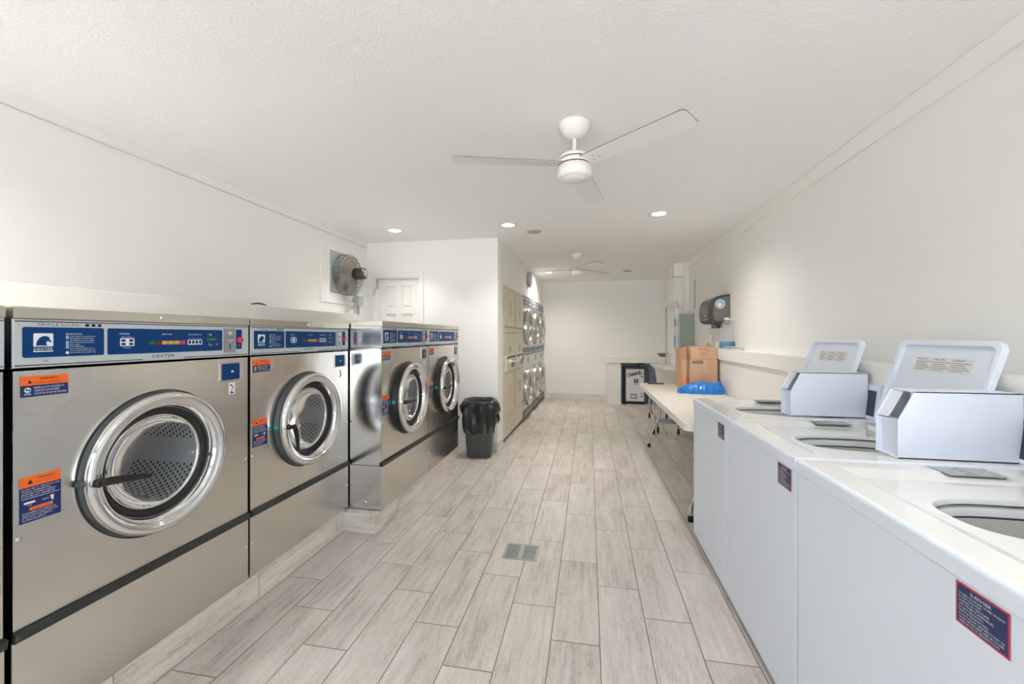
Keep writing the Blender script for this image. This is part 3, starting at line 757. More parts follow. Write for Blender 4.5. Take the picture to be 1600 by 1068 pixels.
# ------------------------------------------------------------------ stacked dryers
RD = R(90) - math.atan2(IX1 - IX0, YB - PY)
def at_wall(y, off=0.): return (wx(y) + off, y, 0)
def cream_unit(y0, y1, label):
    w = (y1 - y0) - .008; t = empty('stacked_dryer', at_wall((y0 + y1) / 2, .004), RD, label, 'dryer', 'cream stacked dryers in the wall')
    hw = w / 2
    b = MB().box(-hw, hw, 0, .6, .045, 2.0, 'cream_enamel').box(-hw + .01, hw - .01, .03, .6, 0, .045, 'black_rubber'); b.build('cabinet', t, bevel=.003)
    for (z0, z1, hz) in ((1.47, 1.93, 1.70), (.345, .86, .62)):
        d_ = MB().box(-hw + .03, hw - .03, -.012, 0, z0, z1, 'cream_enamel').build('loading_door', t, bevel=.005)
        MB().box(-hw + .10, hw * .0 - .02, -.016, -.012, hz - .11, hz + .11, 'cream_enamel').build('door_inset', d_, bevel=.003)
        MB().box(-.035, .0, -.028, -.012, hz - .085, hz + .085, 'handle_tan').build('handle', d_, bevel=.004)
        MB().frect(-hw + .03, hw - .03, z0 - .012, z0 - .004, -.001, 'cream_dark').build('door_shadow_gap', t)
    for za, zb in ((1.385, 1.393), (.285, .291), (1.952, 1.957)): MB().frect(-hw, hw, za, zb, -.001, 'cream_dark').build('panel_seam', t)
    b = MB().frect(-.03, .13, 1.13, 1.22, -.0012, 'label_grey')
    for i in range(5): b.frect(-.02, .12 - (i % 3) * .03, 1.14 + i * .016, 1.147 + i * .016, -.0018, 'cream_enamel')
    b.build('instruction_label', t)
    b = MB().box(-hw + .02, hw - .02, -.03, 0, .89, 1.095, 'cream_enamel'); cb = b.build('control_box', t, bevel=.005)
    MB().frect(-hw + .04, hw - .04, 1.055, 1.085, -.0308, 'ink_grey').frect(.0, hw * .55, .93, 1.0, -.0308, 'cream_dark').build('printed_panel', cb)
    MB().box(-.14, .10, -.12, -.031, 1.012, 1.030, 'chrome_soft').box(-.16, -.10, -.045, -.031, .99, 1.05, 'chrome_soft').box(.10, .16, -.08, -.031, .995, 1.045, 'chrome_soft').build('coin_slide', cb, bevel=.003)
    return t
cream_unit(5.115, 5.775, 'cream stacked dryer with a coin slide, next to the white partition corner')
cream_unit(5.78, 6.47, 'cream stacked dryer with a coin slide, touching the steel dryers')
def steel_dryer(y0, y1, label):
    w = (y1 - y0) - .006; t = empty('stacked_dryer', at_wall((y0 + y1) / 2, .004), RD, label, 'dryer', 'steel stacked dryers with round doors')
    hw = w / 2
    b = MB().box(-hw, hw, 0, .8, .04, 1.985, 'dryer_grey').box(-hw + .004, hw - .004, .04, .8, 0, .04, 'black_rubber').box(-hw, hw, -.002, 0, .17, 1.14, 'dryer_steel').box(-hw, hw, -.002, 0, 1.17, 1.84, 'dryer_steel')
    b.build('cabinet', t)
    for z0, z1 in ((1.86, 1.945), (1.03, 1.145)):
        b = MB().frect(-hw + .02, hw - .02, z0, z1, -.004, 'strip_blue_grey')
        for i in range(6): b.frect(-hw + .05 + i * w / 7, -hw + .05 + i * w / 7 + .05, z0 + .02, z0 + .03 + (i % 3) * .015, -.005, 'sticker_white')
        b.build('control_strip', t)
    b = MB().frect(-.02, .06, .90, 1.0, -.0035, 'ink_grey'); b.build('number_plate', t)
    b = MB().box(-hw + .01, hw - .01, -.006, 0, .035, .150, 'frame_dark')
    for i in range(7): b.frect(-hw + .05 + i * w / 8, -hw + .05 + i * w / 8 + .05, .06, .12, -.0066, 'grey_metal')
    b.build('kick_plate', t)
    for zc in (1.50, .50):
        Rr = min(.31, hw - .02)
        b = MB().lathe([(Rr, 0), (Rr, -.03), (Rr - .01, -.055), (Rr - .03, -.062), (Rr - .06, -.055), (Rr - .07, -.03), (Rr - .075, -.01)], (0, 0, 0), 'Y', 48, 'chrome_soft')
        dr = b.build('round_door', t, (0, 0, zc))
        MB().lathe([(Rr - .073, -.02), (Rr - .10, -.022), (.0005, -.03)], (0, 0, 0), 'Y', 48, 'dryer_glass').build('door_glass', dr)
        MB().lathe([(Rr - .075, -.006), (Rr - .08, -.003), (.0005, -.0025)], (0, 0, 0), 'Y', 48, 'dark_metal').build('door_inner', dr)
        MB().tube([(-Rr + .035, -.06, .03), (-Rr + .035, -.085, .02), (-Rr + .035, -.085, -.07), (-Rr + .035, -.06, -.08)], .010, 10, 'chrome').build('handle', dr)
    return t
ys = [6.475, 7.415, 8.20, 8.985]
steel_dryer(ys[0], ys[1], 'nearest steel stacked dryer, touching the cream dryers')
steel_dryer(ys[1], ys[2], 'middle of the three steel stacked dryers')
steel_dryer(ys[2], ys[3], 'farthest steel stacked dryer, in the corner by the back wall')

# ------------------------------------------------------------------ ceiling fans
def fan(x, y, angs, label, scale=1., far=False):
    t = empty('ceiling_fan', (x, y, CEIL), 0, label, 'ceiling fan', 'white three-blade ceiling fans')
    MB().lathe([(.0005, -.001), (.082, -.001), (.086, -.012), (.078, -.042), (.055, -.072), (.03, -.085), (.0005, -.088)], (0, 0, 0), 'Z', 36, 'fan_white').build('canopy', t)
    MB().lathe([(.012, -.07), (.012, -.15), (.022, -.155), (.026, -.17), (.024, -.178)], (0, 0, 0), 'Z', 20, 'fan_white').build('downrod', t)
    b = MB().lathe([(.02, -.168), (.055, -.172), (.078, -.182), (.082, -.195), (.080, -.200)], (0, 0, 0), 'Z', 40, 'fan_white').lathe([(.074, -.200), (.072, -.206)], (0, 0, 0), 'Z', 40, 'fan_edge').lathe([(.080, -.206), (.088, -.212), (.090, -.228), (.088, -.232)], (0, 0, 0), 'Z', 40, 'fan_white').lathe([(.080, -.232), (.078, -.237)], (0, 0, 0), 'Z', 40, 'fan_edge').lathe([(.084, -.237), (.092, -.243), (.094, -.290), (.086, -.302), (.064, -.306)], (0, 0, 0), 'Z', 40, 'fan_white')
    b.build('motor_housing', t)
    MB().lathe([(.066, -.304), (.060, -.312), (.035, -.318), (.0005, -.320)], (0, 0, 0), 'Z', 32, 'lens_opal').build('light_cover', t)
    for a in angs:
        b = MB(); Lb = .665; x0 = .075
        out = [(x0, -.048), (x0 + .1, -.055), (Lb - .015, -.068), (Lb, -.052), (Lb, .052), (Lb - .015, .068), (x0 + .1, .055), (x0, .048)]
        th = .006; pitch = R(-8)
        def P(px, py, pz): return (px, py * math.cos(pitch) - pz * math.sin(pitch), -.226 + py * math.sin(pitch) + pz * math.cos(pitch) - (px - x0) * .012)
        n_ = len(out)
        vs = [P(px, py, th / 2) for px, py in out] + [P(px, py, -th / 2) for px, py in out]
        b.add(vs, [tuple(range(n_)), tuple(reversed(range(n_, 2 * n_)))], 'fan_white')
        b.add(vs, [((i + 1) % n_, i, n_ + i, n_ + (i + 1) % n_) for i in range(n_)], 'fan_edge')
        for (sx, sy) in ((.14, -.015), (.16, .015), (.12, .02)):
            c = P(sx, sy, -th / 2 - .001); b.add([(c[0] + .006 * math.cos(q * PI / 4), c[1] + .006 * math.sin(q * PI / 4), c[2]) for q in range(8)], [tuple(reversed(range(8)))], 'grey_metal')
        b.build('blade', t, rotz=R(a))
    return t
fan(-.077, 2.30, (80, 197, 320), 'large white ceiling fan nearest the camera, three blades')
fan(-.17, 5.95, (-64, 50, 174), 'small far white ceiling fan near the back wall')

# recessed lights and ceiling discs
def downlight(x, y, label, w=38, sp=116, c=(1, .955, .90)):
    t = empty('recessed_light', (x, y, CEIL), 0, label, 'light', 'recessed ceiling lights')
    MB().lathe([(.098, 0), (.095, -.006), (.066, -.008), (.063, -.002)], (0, 0, 0), 'Z', 36, 'fan_white').build('trim_ring', t)
    MB().disc((0, 0, -.003), .065, 'Z', 32, 'lens_white').build('lens', t)
    li = bpy.data.lights.new('lamp', 'SPOT'); li.energy = w; li.spot_size = R(sp); li.spot_blend = 1.; li.shadow_soft_size = .07; li.color = c
    lo = bpy.data.objects.new('lamp', li); COL.objects.link(lo); lo.parent = t; lo.location = (0, 0, -.02)
downlight(-2.10, 4.27, 'round recessed ceiling light at the left, over the washers')
downlight(-.83, 4.27, 'round recessed ceiling light between the left one and the grey ceiling disc')
downlight(.656, 4.14, 'round recessed ceiling light at the right, nearest the right wall', 46, 145)
downlight(-.72, 7.6, 'round recessed ceiling light beside the dryers', 86, 165, (1, .93, .82))
downlight(-1.9, .75, 'added unseen recessed fill light overhead near the camera, on the left', 52, 150, (1, .98, .97))  # this and the next two are out-of-view fill lamps, added for even brightness
downlight(.65, .75, 'added unseen recessed fill light overhead near the camera, on the right', 26, 150, (1, .98, .97))
downlight(-.6, -.9, 'added unseen recessed fill light behind the camera', 42, 150, (1, .98, .97))
for (x, y, m_, lab) in ((-.60, 4.60, 'vent_grey', 'grey round disc set in the ceiling between the lights'), (.674, 7.67, 'vent_grey', 'pale round disc set in the ceiling near the back wall')):
    b = MB().lathe([(.08, 0), (.078, -.008), (.055, -.010), (.05, -.004), (.0005, -.004)], (x, y, CEIL), 'Z', 28, m_)
    tag(b.build('ceiling_disc'), lab, 'vent', 'round ceiling discs')

# ------------------------------------------------------------------ wall fan on the left wall
t = empty('exhaust_fan', (XL, 4.30, 2.04), R(90), 'round caged wall fan with a dark motor, on the left wall over the bulkhead', 'fan')
MB().box(-.415, .44, -.012, 0, -.335, .31, 'wall_white').build('frame', t, bevel=.003)
MB().box(-.262, .262, -.018, -.012, -.225, .235, 'galvanised').build('back_plate', t)
b = MB()
c = (.0, -.10, -.005)
for r_ in (.225, .19, .15, .11, .07):
    yy = -.10 - .05 * (1 - (r_ / .23) ** 2)
    b.tube([(r_ * math.cos(k * PI / 16), yy, -.005 + r_ * math.sin(k * PI / 16)) for k in range(33)], .0032, 6, 'cage_wire', False)
b.tube([(.228 * math.cos(k * PI / 16), -.03, -.005 + .228 * math.sin(k * PI / 16)) for k in range(33)], .004, 6, 'cage_wire', False)
for k in range(24):
    a = 2 * PI * k / 24
    b.tube([(.228 * math.cos(a), -.03, -.005 + .228 * math.sin(a)), (.226 * math.cos(a), -.10, -.005 + .226 * math.sin(a)), (.14 * math.cos(a), -.133, -.005 + .14 * math.sin(a)), (.05 * math.cos(a), -.148, -.005 + .05 * math.sin(a))], .0024, 5, 'cage_wire', False)
b.build('cage', t)
for k in range(4):
    a = R(20 + 90 * k); b = MB(); ca, sa = math.cos(a), math.sin(a)
    q = [(.03, -.03, -.085), (.19, -.055, -.095), (.20, .055, -.06), (.12, .085, -.05), (.03, .03, -.065)]
    b.prism([(x * ca - z * sa, y, -.005 + x * sa + z * ca) for x, z, y in q], (0, .003, 0), 'blade_tan'); b.build('blade', t)
b = MB().lathe([(.0005, -.275), (.030, -.273), (.060, -.265), (.066, -.25), (.066, -.15), (.060, -.135), (.0005, -.130)], (.01, 0, .01), 'Y', 28, 'dark_metal').lathe([(.0005, -.282), (.03, -.280), (.04, -.2745)], (.01, 0, .01), 'Y', 20, 'grey_metal')
b.build('motor', t)
MB().tube([(.06, -.21, -.05), (.07, -.215, -.09), (.03, -.20, -.16), (-.03, -.18, -.23), (-.035, -.15, -.275), (.02, -.10, -.30), (.10, -.07, -.30), (.20, -.05, -.285)], .012, 10, 'grey_metal').build('mounting_arm', t)
b = MB().box(.19, .30, -.075, -.0125, -.33, -.22, 'galvanised').tube([(.235, -.05, -.33), (.235, -.05, -.475)], .013, 10, 'grey_metal').disc((.24, -.076, -.27), .012, 'Y', 12, 'screw')
b.build('junction_box', t, bevel=.004)

# ------------------------------------------------------------------ trash can and liner
TX, TY = -1.212, 4.565
t = empty('trash_can', (TX, TY, 0), R(8), 'dark grey plastic trash can standing between the last steel washer and the partition', 'trash can')
b = MB()
def sq(hx, hy, z, r, n=5): return [(x, y, z) for x, y in rrect(-hx, hx, -hy, hy, r, n)]
def loft3(b, loops, m, smooth=True, cap0=False, cap1=False):
    n_ = len(loops[0]); vs = [p for l in loops for p in l]
    fs = [(i * n_ + k, i * n_ + (k + 1) % n_, (i + 1) * n_ + (k + 1) % n_, (i + 1) * n_ + k) for i in range(len(loops) - 1) for k in range(n_)]
    b.add(vs, fs, m, smooth)
    if cap0: b.add(loops[0], [tuple(reversed(range(n_)))], m)
    if cap1: b.add(loops[-1], [tuple(range(n_))], m)
loft3(b, [sq(.125, .13, 0, .05), sq(.135, .14, .02, .05), sq(.158, .165, .40, .05), sq(.165, .172, .55, .05), sq(.172, .178, .57, .055), sq(.166, .172, .59, .05), sq(.155, .16, .58, .05), sq(.125, .13, .03, .05)], 'bin_black', True, True)
for x in (-.05, .06): b.prism([(x, -.152, .05), (x + .012, -.152, .05), (x + .012, -.166, .40), (x, -.166, .40)][::-1], (0, .01, 0), 'bin_black')
b.build('can_body', t)
tr = random.Random(3)
def crump(loops_spec, n=40, amp=.012, seed=1):
    r_ = random.Random(seed); ph = [r_.uniform(0, 6.28) for _ in range(8)]
    loops = []
    for i, (hx, hy, z, am) in enumerate(loops_spec):
        L_ = []
        for k in range(n):
            a = 2 * PI * k / n
            e = .75; ca, sa = math.cos(a), math.sin(a)
            x = hx * math.copysign(abs(ca) ** e, ca); y = hy * math.copysign(abs(sa) ** e, sa)
            w_ = am * (math.sin(5 * a + ph[0] + i * .9) + .7 * math.sin(9 * a + ph[1] - i * .7) + .5 * math.sin(16 * a + ph[2] + i * .4))
            rr = 1 + w_ / max(hx, .05)
            L_.append((x * rr, y * rr, z + am * 1.2 * math.sin(7 * a + ph[3] + i)))
        loops.append(L_)
    return loops
b = MB()
loft3(b, crump([(.163, .170, .27, .010), (.172, .178, .33, .012), (.184, .19, .39, .016), (.196, .20, .46, .020), (.205, .21, .53, .017), (.205, .208, .59, .012), (.188, .192, .625, .004), (.176, .18, .632, .002), (.150, .155, .60, .002), (.143, .148, .50, .004), (.13, .135, .35, .006), (.08, .08, .20, .006), (.01, .01, .18, 0)], 60, seed=5), 'bag_black')
b.tube([(.19, .02, .46), (.205, .02, .44), (.215, .015, .40), (.205, .0, .36)], [.018, .02, .012, .004], 8, 'bag_black')
o = b.build('trash_bag', None, (TX, TY, 0), rotz=R(8)); tag(o, 'shiny black bag lining the trash can, folded over its rim', 'bag')

# ------------------------------------------------------------------ folding table
TZ = .74; trot = R(-2.3)
TLX, TLY = .592, 2.99       # near-left corner of the table
t = empty('folding_table', (1.022, 4.335, 0), R(.2), 'long beige folding table with bent metal legs along the right wall', 'table')
b = MB(); out = rrect(-.372, .372, -1.275, 1.275, .04, 4)
n_ = len(out)
vs = [(x * (1 if z > TZ - .004 else 1), y, z) for z in (TZ - .055, TZ - .004) for x, y in out] + [(x * .985, y * .996, TZ) for x, y in out]
b.add(vs, [(k, (k + 1) % n_, n_ + (k + 1) % n_, n_ + k) for k in range(n_)] + [(n_ + k, n_ + (k + 1) % n_, 2 * n_ + (k + 1) % n_, 2 * n_ + k) for k in range(n_)] + [tuple(reversed(range(n_)))], 'table_edge')
b.add(vs[2 * n_:], [tuple(range(n_))], 'table_top')
b.build('tabletop', t)
for yy, q in ((-1.13, 1), (.935, -1)):
    for sx in (-1, 1):
        pts = [(sx * .175, yy, TZ - .055), (sx * .175, yy, .50), (sx * .178, yy, .42), (sx * .195, yy, .34), (sx * .262, yy, .20), (sx * .29, yy, .14), (sx * .30, yy, .08), (sx * .30, yy, .012)]
        lg = MB().tube(pts, .0165, 14, 'leg_paint' if sx > 0 else 'chrome_soft').build('leg', t)
        MB().lathe([(.0005, 0), (.019, 0), (.020, .035), (.0175, .045)], (sx * .30, yy, 0), 'Z', 14, 'black_rubber').build('foot_cap', lg)
    b = MB().box(-.21, .21, yy - .012, yy + .012, .305, .345, 'leg_paint'); b.build('crossbar', t, bevel=.003)
    b = MB().tube([(0, yy, .33), (0, yy + q * .25, .50), (0, yy + q * .45, TZ - .057)], .010, 8, 'leg_paint').box(-.03, .03, yy - .01, yy + .01, .30, TZ - .055, 'leg_paint'); b.build('brace', t)

# small dark board on the far end
tag(MB().box(.74, .93, 5.47, 5.56, TZ, TZ + .012, 'wood_dark').build('clipboard', bevel=.003), 'thin dark board lying flat on the far end of the folding table', 'clipboard')

# blue plastic bag
b = MB(); r_ = random.Random(11)
NX, NYv = 44, 26
def bagz(u, v):
    e = max(0., 1 - (abs(u) ** 3.2) ) ** .6 * max(0., 1 - abs(v) ** 3.0) ** .6
    return e
vs = []
import mathutils
for j in range(NYv + 1):
    for i in range(NX + 1):
        u = -1 + 2 * i / NX; v = -1 + 2 * j / NYv
        # map the square to a rounded blob
        x = u * math.sqrt(1 - v * v * .42); y = v * math.sqrt(1 - u * u * .42)
        nz = mathutils.noise.noise(Vector((u * 3.2, v * 2.4, 3.3))) ; n2 = mathutils.noise.noise(Vector((u * 8., v * 5., 9.)))
        z = .108 * bagz(u, v) * (1 + .26 * nz + .10 * n2)
        vs.append((x * .225 + .02 * nz * abs(u), y * .135 + .02 * n2 * abs(v), max(z, .0) + .003))
fs = [(j * (NX + 1) + i, j * (NX + 1) + i + 1, (j + 1) * (NX + 1) + i + 1, (j + 1) * (NX + 1) + i) for j in range(NYv) for i in range(NX)]
b.add(vs, fs, 'bag_blue', True)
bord = [j for j in range(NX + 1)] + [(k + 1) * (NX + 1) - 1 + 0 for k in range(1, NYv + 1)] + [NYv * (NX + 1) + i for i in range(NX - 1, -1, -1)] + [k * (NX + 1) for k in range(NYv - 1, 0, -1)]
b.add([(vs[i][0], vs[i][1], .0) for i in bord], [tuple(reversed(range(len(bord))))], 'bag_blue')
nb = len(bord)
b.add([vs[i] for i in bord] + [(vs[i][0], vs[i][1], 0) for i in bord], [(k, nb + k, nb + (k + 1) % nb, (k + 1) % nb) for k in range(nb)], 'bag_blue', True)
# peaked corner on the right
b.add([(.08, .02, .07), (.14, -.08, .06), (.235, -.03, .012), (.19, .03, .135), (.15, .08, .05)], [(0, 1, 3), (1, 2, 3), (2, 4, 3), (4, 0, 3)], 'bag_blue')
b.tube([(-.20, -.02, .035), (-.235, -.04, .035), (-.24, -.07, .022), (-.20, -.09, .012)], [.02, .018, .016, .008], 8, 'bag_blue')
tag(b.build('plastic_bag', None, (1.185, 4.74, TZ), rotz=R(-4)), 'crumpled bright blue plastic bag lying on the folding table', 'bag')

# cartons
CX0, CX1, CYN = 1.113, 1.400, 4.93
b = MB().box(CX0 + .003, CX1, CYN, CYN + .40, TZ, TZ + .345, 'carton')
b.frect(CX0 + .02, CX0 + .135, TZ + .298, TZ + .330, CYN - .001, 'ink_grey').text('SMALL', CX0 + .078, TZ + .314, .018, CYN - .0016, 'carton', w=.09)
b.frect(CX0 + .135, CX0 + .18, TZ + .18, TZ + .345, CYN - .0008, 'tape').frr(CX0 + .14, CX0 + .20, TZ + .12, TZ + .19, CYN - .0014, .004, 'carton_orange').frr(CX0 + .147, CX0 + .193, TZ + .128, TZ + .182, CYN - .002, .003, 'carton')
b.prism([(CX0 + .0025, CYN + .02, TZ + .005), (CX0 + .0025, CYN + .02, TZ + .12), (CX0 + .0025, CYN + .28, TZ + .20), (CX0 + .0025, CYN + .28, TZ + .005)], (.001, 0, 0), 'carton_orange')
lower = b.build('cardboard_box', bevel=.002); tag(lower, 'brown cardboard box marked SMALL, standing on the folding table behind the blue bag', 'cardboard box')
b = MB().box(CX0 + .01, CX1 - .003, CYN + .015, CYN + .33, TZ + .347, TZ + .484, 'carton')
b.text('FRAGILE', CX0 + .145, TZ + .462, .014, CYN + .0142, 'ink_black', w=.11)
fx0 = CX0 + .10
for (x0_, x1_, z0_, z1_) in ((fx0, fx0 + .105, .402, .4035), (fx0, fx0 + .105, .33, .3315), (fx0, fx0 + .0015, .33, .4035), (fx0 + .1035, fx0 + .105, .33, .4035), (fx0 + .015, fx0 + .09, .385, .388), (fx0 + .015, fx0 + .07, .372, .375), (fx0 + .015, fx0 + .085, .359, .362), (fx0 + .015, fx0 + .06, .346, .349)): b.frect(x0_, x1_, TZ + .045 + z0_, TZ + .045 + z1_, CYN + .0142, 'ink_grey')
tag(b.build('cardboard_box', bevel=.002), 'low brown cardboard box stacked on the one marked SMALL', 'cardboard box')
b = MB()
b.box(1.040, 1.106, CYN + .10, CYN + .42, TZ, TZ + .34, 'carton')
b.prism([(1.043, CYN + .098, TZ + .34), (1.103, CYN + .098, TZ + .34), (1.085, CYN + .06, TZ + .48), (1.03, CYN + .06, TZ + .48)], (0, .005, 0), 'carton_in')
b.prism([(1.042, CYN + .10, TZ + .34), (1.042, CYN + .40, TZ + .34), (1.028, CYN + .40, TZ + .47), (1.028, CYN + .10, TZ + .47)], (.005, 0, 0), 'carton')
b.frect(1.064, 1.078, TZ + .02, TZ + .34, CYN + .0985, 'tape').frect(1.042, 1.056, TZ + .01, TZ + .20, CYN + .099, 'carton_orange').frect(1.086, 1.102, TZ + .01, TZ + .14, CYN + .099, 'carton_orange')
tag(b.build('cardboard_box', bevel=.001), 'narrow open cardboard box with raised flaps, left of the box marked SMALL', 'cardboard box')

# ------------------------------------------------------------------ things on the right ledge
LZ = 1.205
t = empty('water_jug', (1.475, 4.87, LZ), 0, 'clear plastic water jug with a blue band, on the right ledge under the towel dispenser', 'jug')
b = MB(); pr = [(.0005, .004), (.062, .003), (.070, .012)]
for k in range(9): pr += [(.071, .03 + k * .022), (.066, .041 + k * .022)]
pr += [(.070, .225), (.066, .245), (.045, .285), (.024, .305), (.022, .325)]
b.lathe(pr, (0, 0, 0), 'Z', 32, 'clear_plastic'); jug = b.build('jug_body', t)
MB().lathe([(.0718, .012), (.0722, .02), (.0722, .072), (.0718, .08)], (0, 0, 0), 'Z', 32, 'water_blue').build('jug_label', jug)
MB().lathe([(.0235, .318), (.025, .32), (.025, .34), (.0005, .342)], (0, 0, 0), 'Z', 24, 'white_plastic').build('jug_cap', jug)
MB().tube([(.022, 0, .312), (.05, -.01, .32), (.07, -.01, .33)], .006, 8, 'white_plastic').build('jug_handle', jug)
b = MB()
r2 = random.Random(4)
for k in range(3):
    pts = [(x, y, LZ + .001 + k * .007 + .006 * math.sin(x * 22 + k)) for x, y in ((1.408, 4.56 + k * .01), (1.46, 4.54), (1.52, 4.55), (1.545, 4.56), (1.545, 4.83), (1.50, 4.77), (1.45, 4.76), (1.41, 4.77))]
pts = [(1.408, 4.54), (1.545, 4.56), (1.545, 4.78), (1.41, 4.76)]
b.prism([(x, y, LZ + .014 + .006 * (i % 2)) for i, (x, y) in enumerate(pts)], (0, 0, -.012), 'paper')
b.prism([(x, y, LZ + .022 + .004 * ((i + 1) % 2)) for i, (x, y) in enumerate(pts)], (0, 0, -.006), 'ink_grey')
b.prism([(x, y, LZ + .028 + .004 * ((i + 1) % 2)) for i, (x, y) in enumerate(pts)], (0, 0, -.006), 'paper')
tag(b.build('magazine'), 'folded magazine lying on the right ledge beside the water jug', 'magazine')
tag(MB().box(1.42, 1.455, 5.42, 5.45, LZ, LZ + .055, 'yellow').build('sponge', bevel=.004), 'small yellow sponge block on the right ledge', 'sponge')
tag(MB().box(1.455, 1.50, 5.20, 5.28, LZ, LZ + .07, 'paper').build('tissue_box', bevel=.004), 'small cream box on the right ledge, under the towel dispenser', 'box')
t = empty('cup_stack', (1.480, 5.12, LZ), 0, 'stack of clear cups on the right ledge, left of the water jug', 'cups')
b = MB().lathe([(.028, .0), (.032, .15), (.034, .152), (.034, .158)], (0, 0, 0), 'Z', 24, 'clear_plastic'); b.build('cups', t)
tag(MB().lathe([(.0005, 0), (.014, .0), (.014, .15), (.007, .165), (.007, .19), (.0005, .191)], (1.437, 5.33, LZ), 'Z', 18, 'white_plastic').build('bottle'), 'slim white bottle on the right ledge', 'bottle')

# towel dispenser
t = empty('towel_dispenser', (XR, 5.19, 1.47), R(-90), 'black paper towel dispenser on the right wall with a round blue badge', 'towel dispenser')
def dprof(): return [(-.19, 0.02), (-.225, .05), (-.235, .13), (-.228, .22), (-.20, .28), (-.15, .315), (-.09, .335), (0, .345)]
P_ = [(0, .0)] + [(y, z) for y, z in dprof()]
b = MB(); 
loop = [(-.19, y, z) for y, z in P_]
b.prism(loop, (.38, 0, 0), 'disp_black')
body = b.build('cover', t, bevel=.012, seg=3)
b = MB(); inset = [(.1905, y * .74 - .005, .03 + z * .84) for y, z in P_]
b.poly(inset, 'disp_grey'); b.build('side_panel', body)
def ring_at(c, r, m, x): return [(x, c[0] + r * math.cos(2 * PI * k / 28), c[1] + r * math.sin(2 * PI * k / 28)) for k in range(28)]
b = MB().poly(ring_at((-.105, .235), .052, '', .1925), 'paper').poly(ring_at((-.105, .235), .046, '', .1935), 'paper_blue').poly(ring_at((-.112, .225), .020, '', .1942), 'sticker_white'); b.build('badge', body)
MB().box(.06, .09, -.234, -.225, .10, .125, 'screw').box(.06, .09, -.228, -.215, .06, .075, 'screw').build('latch', body)
b = MB().box(-.10, .10, -.12, -.05, -.035, .004, 'frame_dark'); b.build('outlet', t)
tag(MB().box(1.540, XR, 6.55, 6.60, 1.76, 2.18, 'label_grey').box(1.5385, 1.540, 6.558, 6.592, 1.78, 2.16, 'paper').build('wall_strip'), 'tall narrow printed strip on the right wall, left of the towel dispenser', 'sign')
# green glass panel
t = empty('glass_panel', (1.39, 6.62, .9), 0, 'greenish glass panel standing behind the cardboard boxes', 'glass panel')
MB().box(-.045, .16, -.006, .006, -.90, .775, 'green_glass').build('pane', t)
MB().box(-.055, -.045, -.012, .012, -.90, .78, 'galvanised').box(-.055, .16, -.012, .012, .775, .785, 'galvanised').build('edge_frame', t)
# wall cabinets
t = empty('wall_cabinet', (1.44, 7.40, 1.82), 0, 'cream cabinet high on the right wall near the back', 'cabinet')
MB().box(-.10, .11, -.38, .05, 0, .47, 'trim_paint').build('cabinet_body', t, bevel=.004)
MB().box(-.085, .095, -.392, -.38, .015, .455, 'trim_paint').build('cabinet_door', t, bevel=.003)
t = empty('electrical_box', (1.495, 7.15, 1.695), 0, 'small cream box on the right wall, just under the wall cabinet', 'box')
MB().box(-.05, .055, -.13, .13, 0, .125, 'trim_paint').build('box_body', t, bevel=.003)
MB().box(-.025, .03, -.134, -.13, .095, .103, 'ink_grey').build('box_latch', t)
# soffit above cabinet
struct('trim_10', MB().box(1.34, XR, 7.001, 7.45, 2.30, CEIL, 'trim_paint'))
# poster
b = MB().box(XR - .004, XR, 7.55, 8.15, 1.12, 1.72, 'paper').box(XR - .006, XR - .004, 7.58, 8.12, 1.14, 1.36, 'paper_blue').box(XR - .006, XR - .004, 7.6, 8.1, 1.52, 1.66, 'label_grey')
tag(b.build('poster'), 'blue and white poster on the right wall behind the chrome cart rail', 'poster')
# basket bowl on nook header
b = MB().lathe([(.0005, .0), (.05, .002), (.11, .07), (.105, .07), (.05, .012), (.0005, .01)], (1.42, 8.56, .94), 'Z', 24, 'brown_weave')
tag(b.build('bowl'), 'brown bowl on the white cap of the back corner nook', 'bowl')

# ------------------------------------------------------------------ laundry cart
t = empty('laundry_cart', (1.10, 6.35, 0), 0, 'laundry cart with white basket and tall chrome rail beyond the folding table', 'laundry cart')
b = MB()
def rl(x0, x1, y0, y1, z, r): return [(x, y, z) for x, y in rrect(x0, x1, y0, y1, r, 4)]
loft3(b, [rl(-.0, .13, -.22, .82, .55, .04), rl(-.03, .15, -.27, .85, .80, .05), rl(-.09, .155, -.33, .88, .865, .05), rl(-.105, .16, -.34, .89, .88, .05), rl(-.10, .155, -.335, .885, .89, .05), rl(-.02, .14, -.26, .84, .82, .05), rl(.01, .12, -.21, .81, .57, .04)], 'white_plastic', True, True)
b.add(rl(.01, .12, -.21, .81, .57, .04), [tuple(range(20))], 'white_plastic')
b.build('basket', t)
b = MB(); fr = .011
b.tube([(.097, -.30, .15), (.097, -.30, 1.77), (.098, -.285, 1.81), (.102, -.24, 1.825), (.148, .79, 1.825), (.152, .835, 1.81), (.154, .85, 1.77), (.154, .85, .15)], .014, 10, 'chrome')
b.build('hanging_rail', t)
b = MB()
for (x, y) in ((-.225, -.40), (-.155, -.28)): b.tube([(x, y, .15), (x, y, .52)], fr, 10, 'chrome')
for (x, y) in ((.10, -.36), (.15, .80), (-.12, .80)): b.tube([(x, y, .15), (x, y, .55)], fr, 10, 'chrome')
b.tube([(-.225, -.40, .20), (-.155, -.28, .16), (-.12, .80, .16), (.15, .80, .16), (.10, -.36, .16), (-.225, -.40, .16)], fr, 8, 'chrome')
b.tube([(-.225, -.40, .52), (.10, -.36, .545), (.15, .80, .545), (-.12, .80, .545), (-.155, -.28, .53)], fr, 8, 'chrome')
b.build('frame', t)
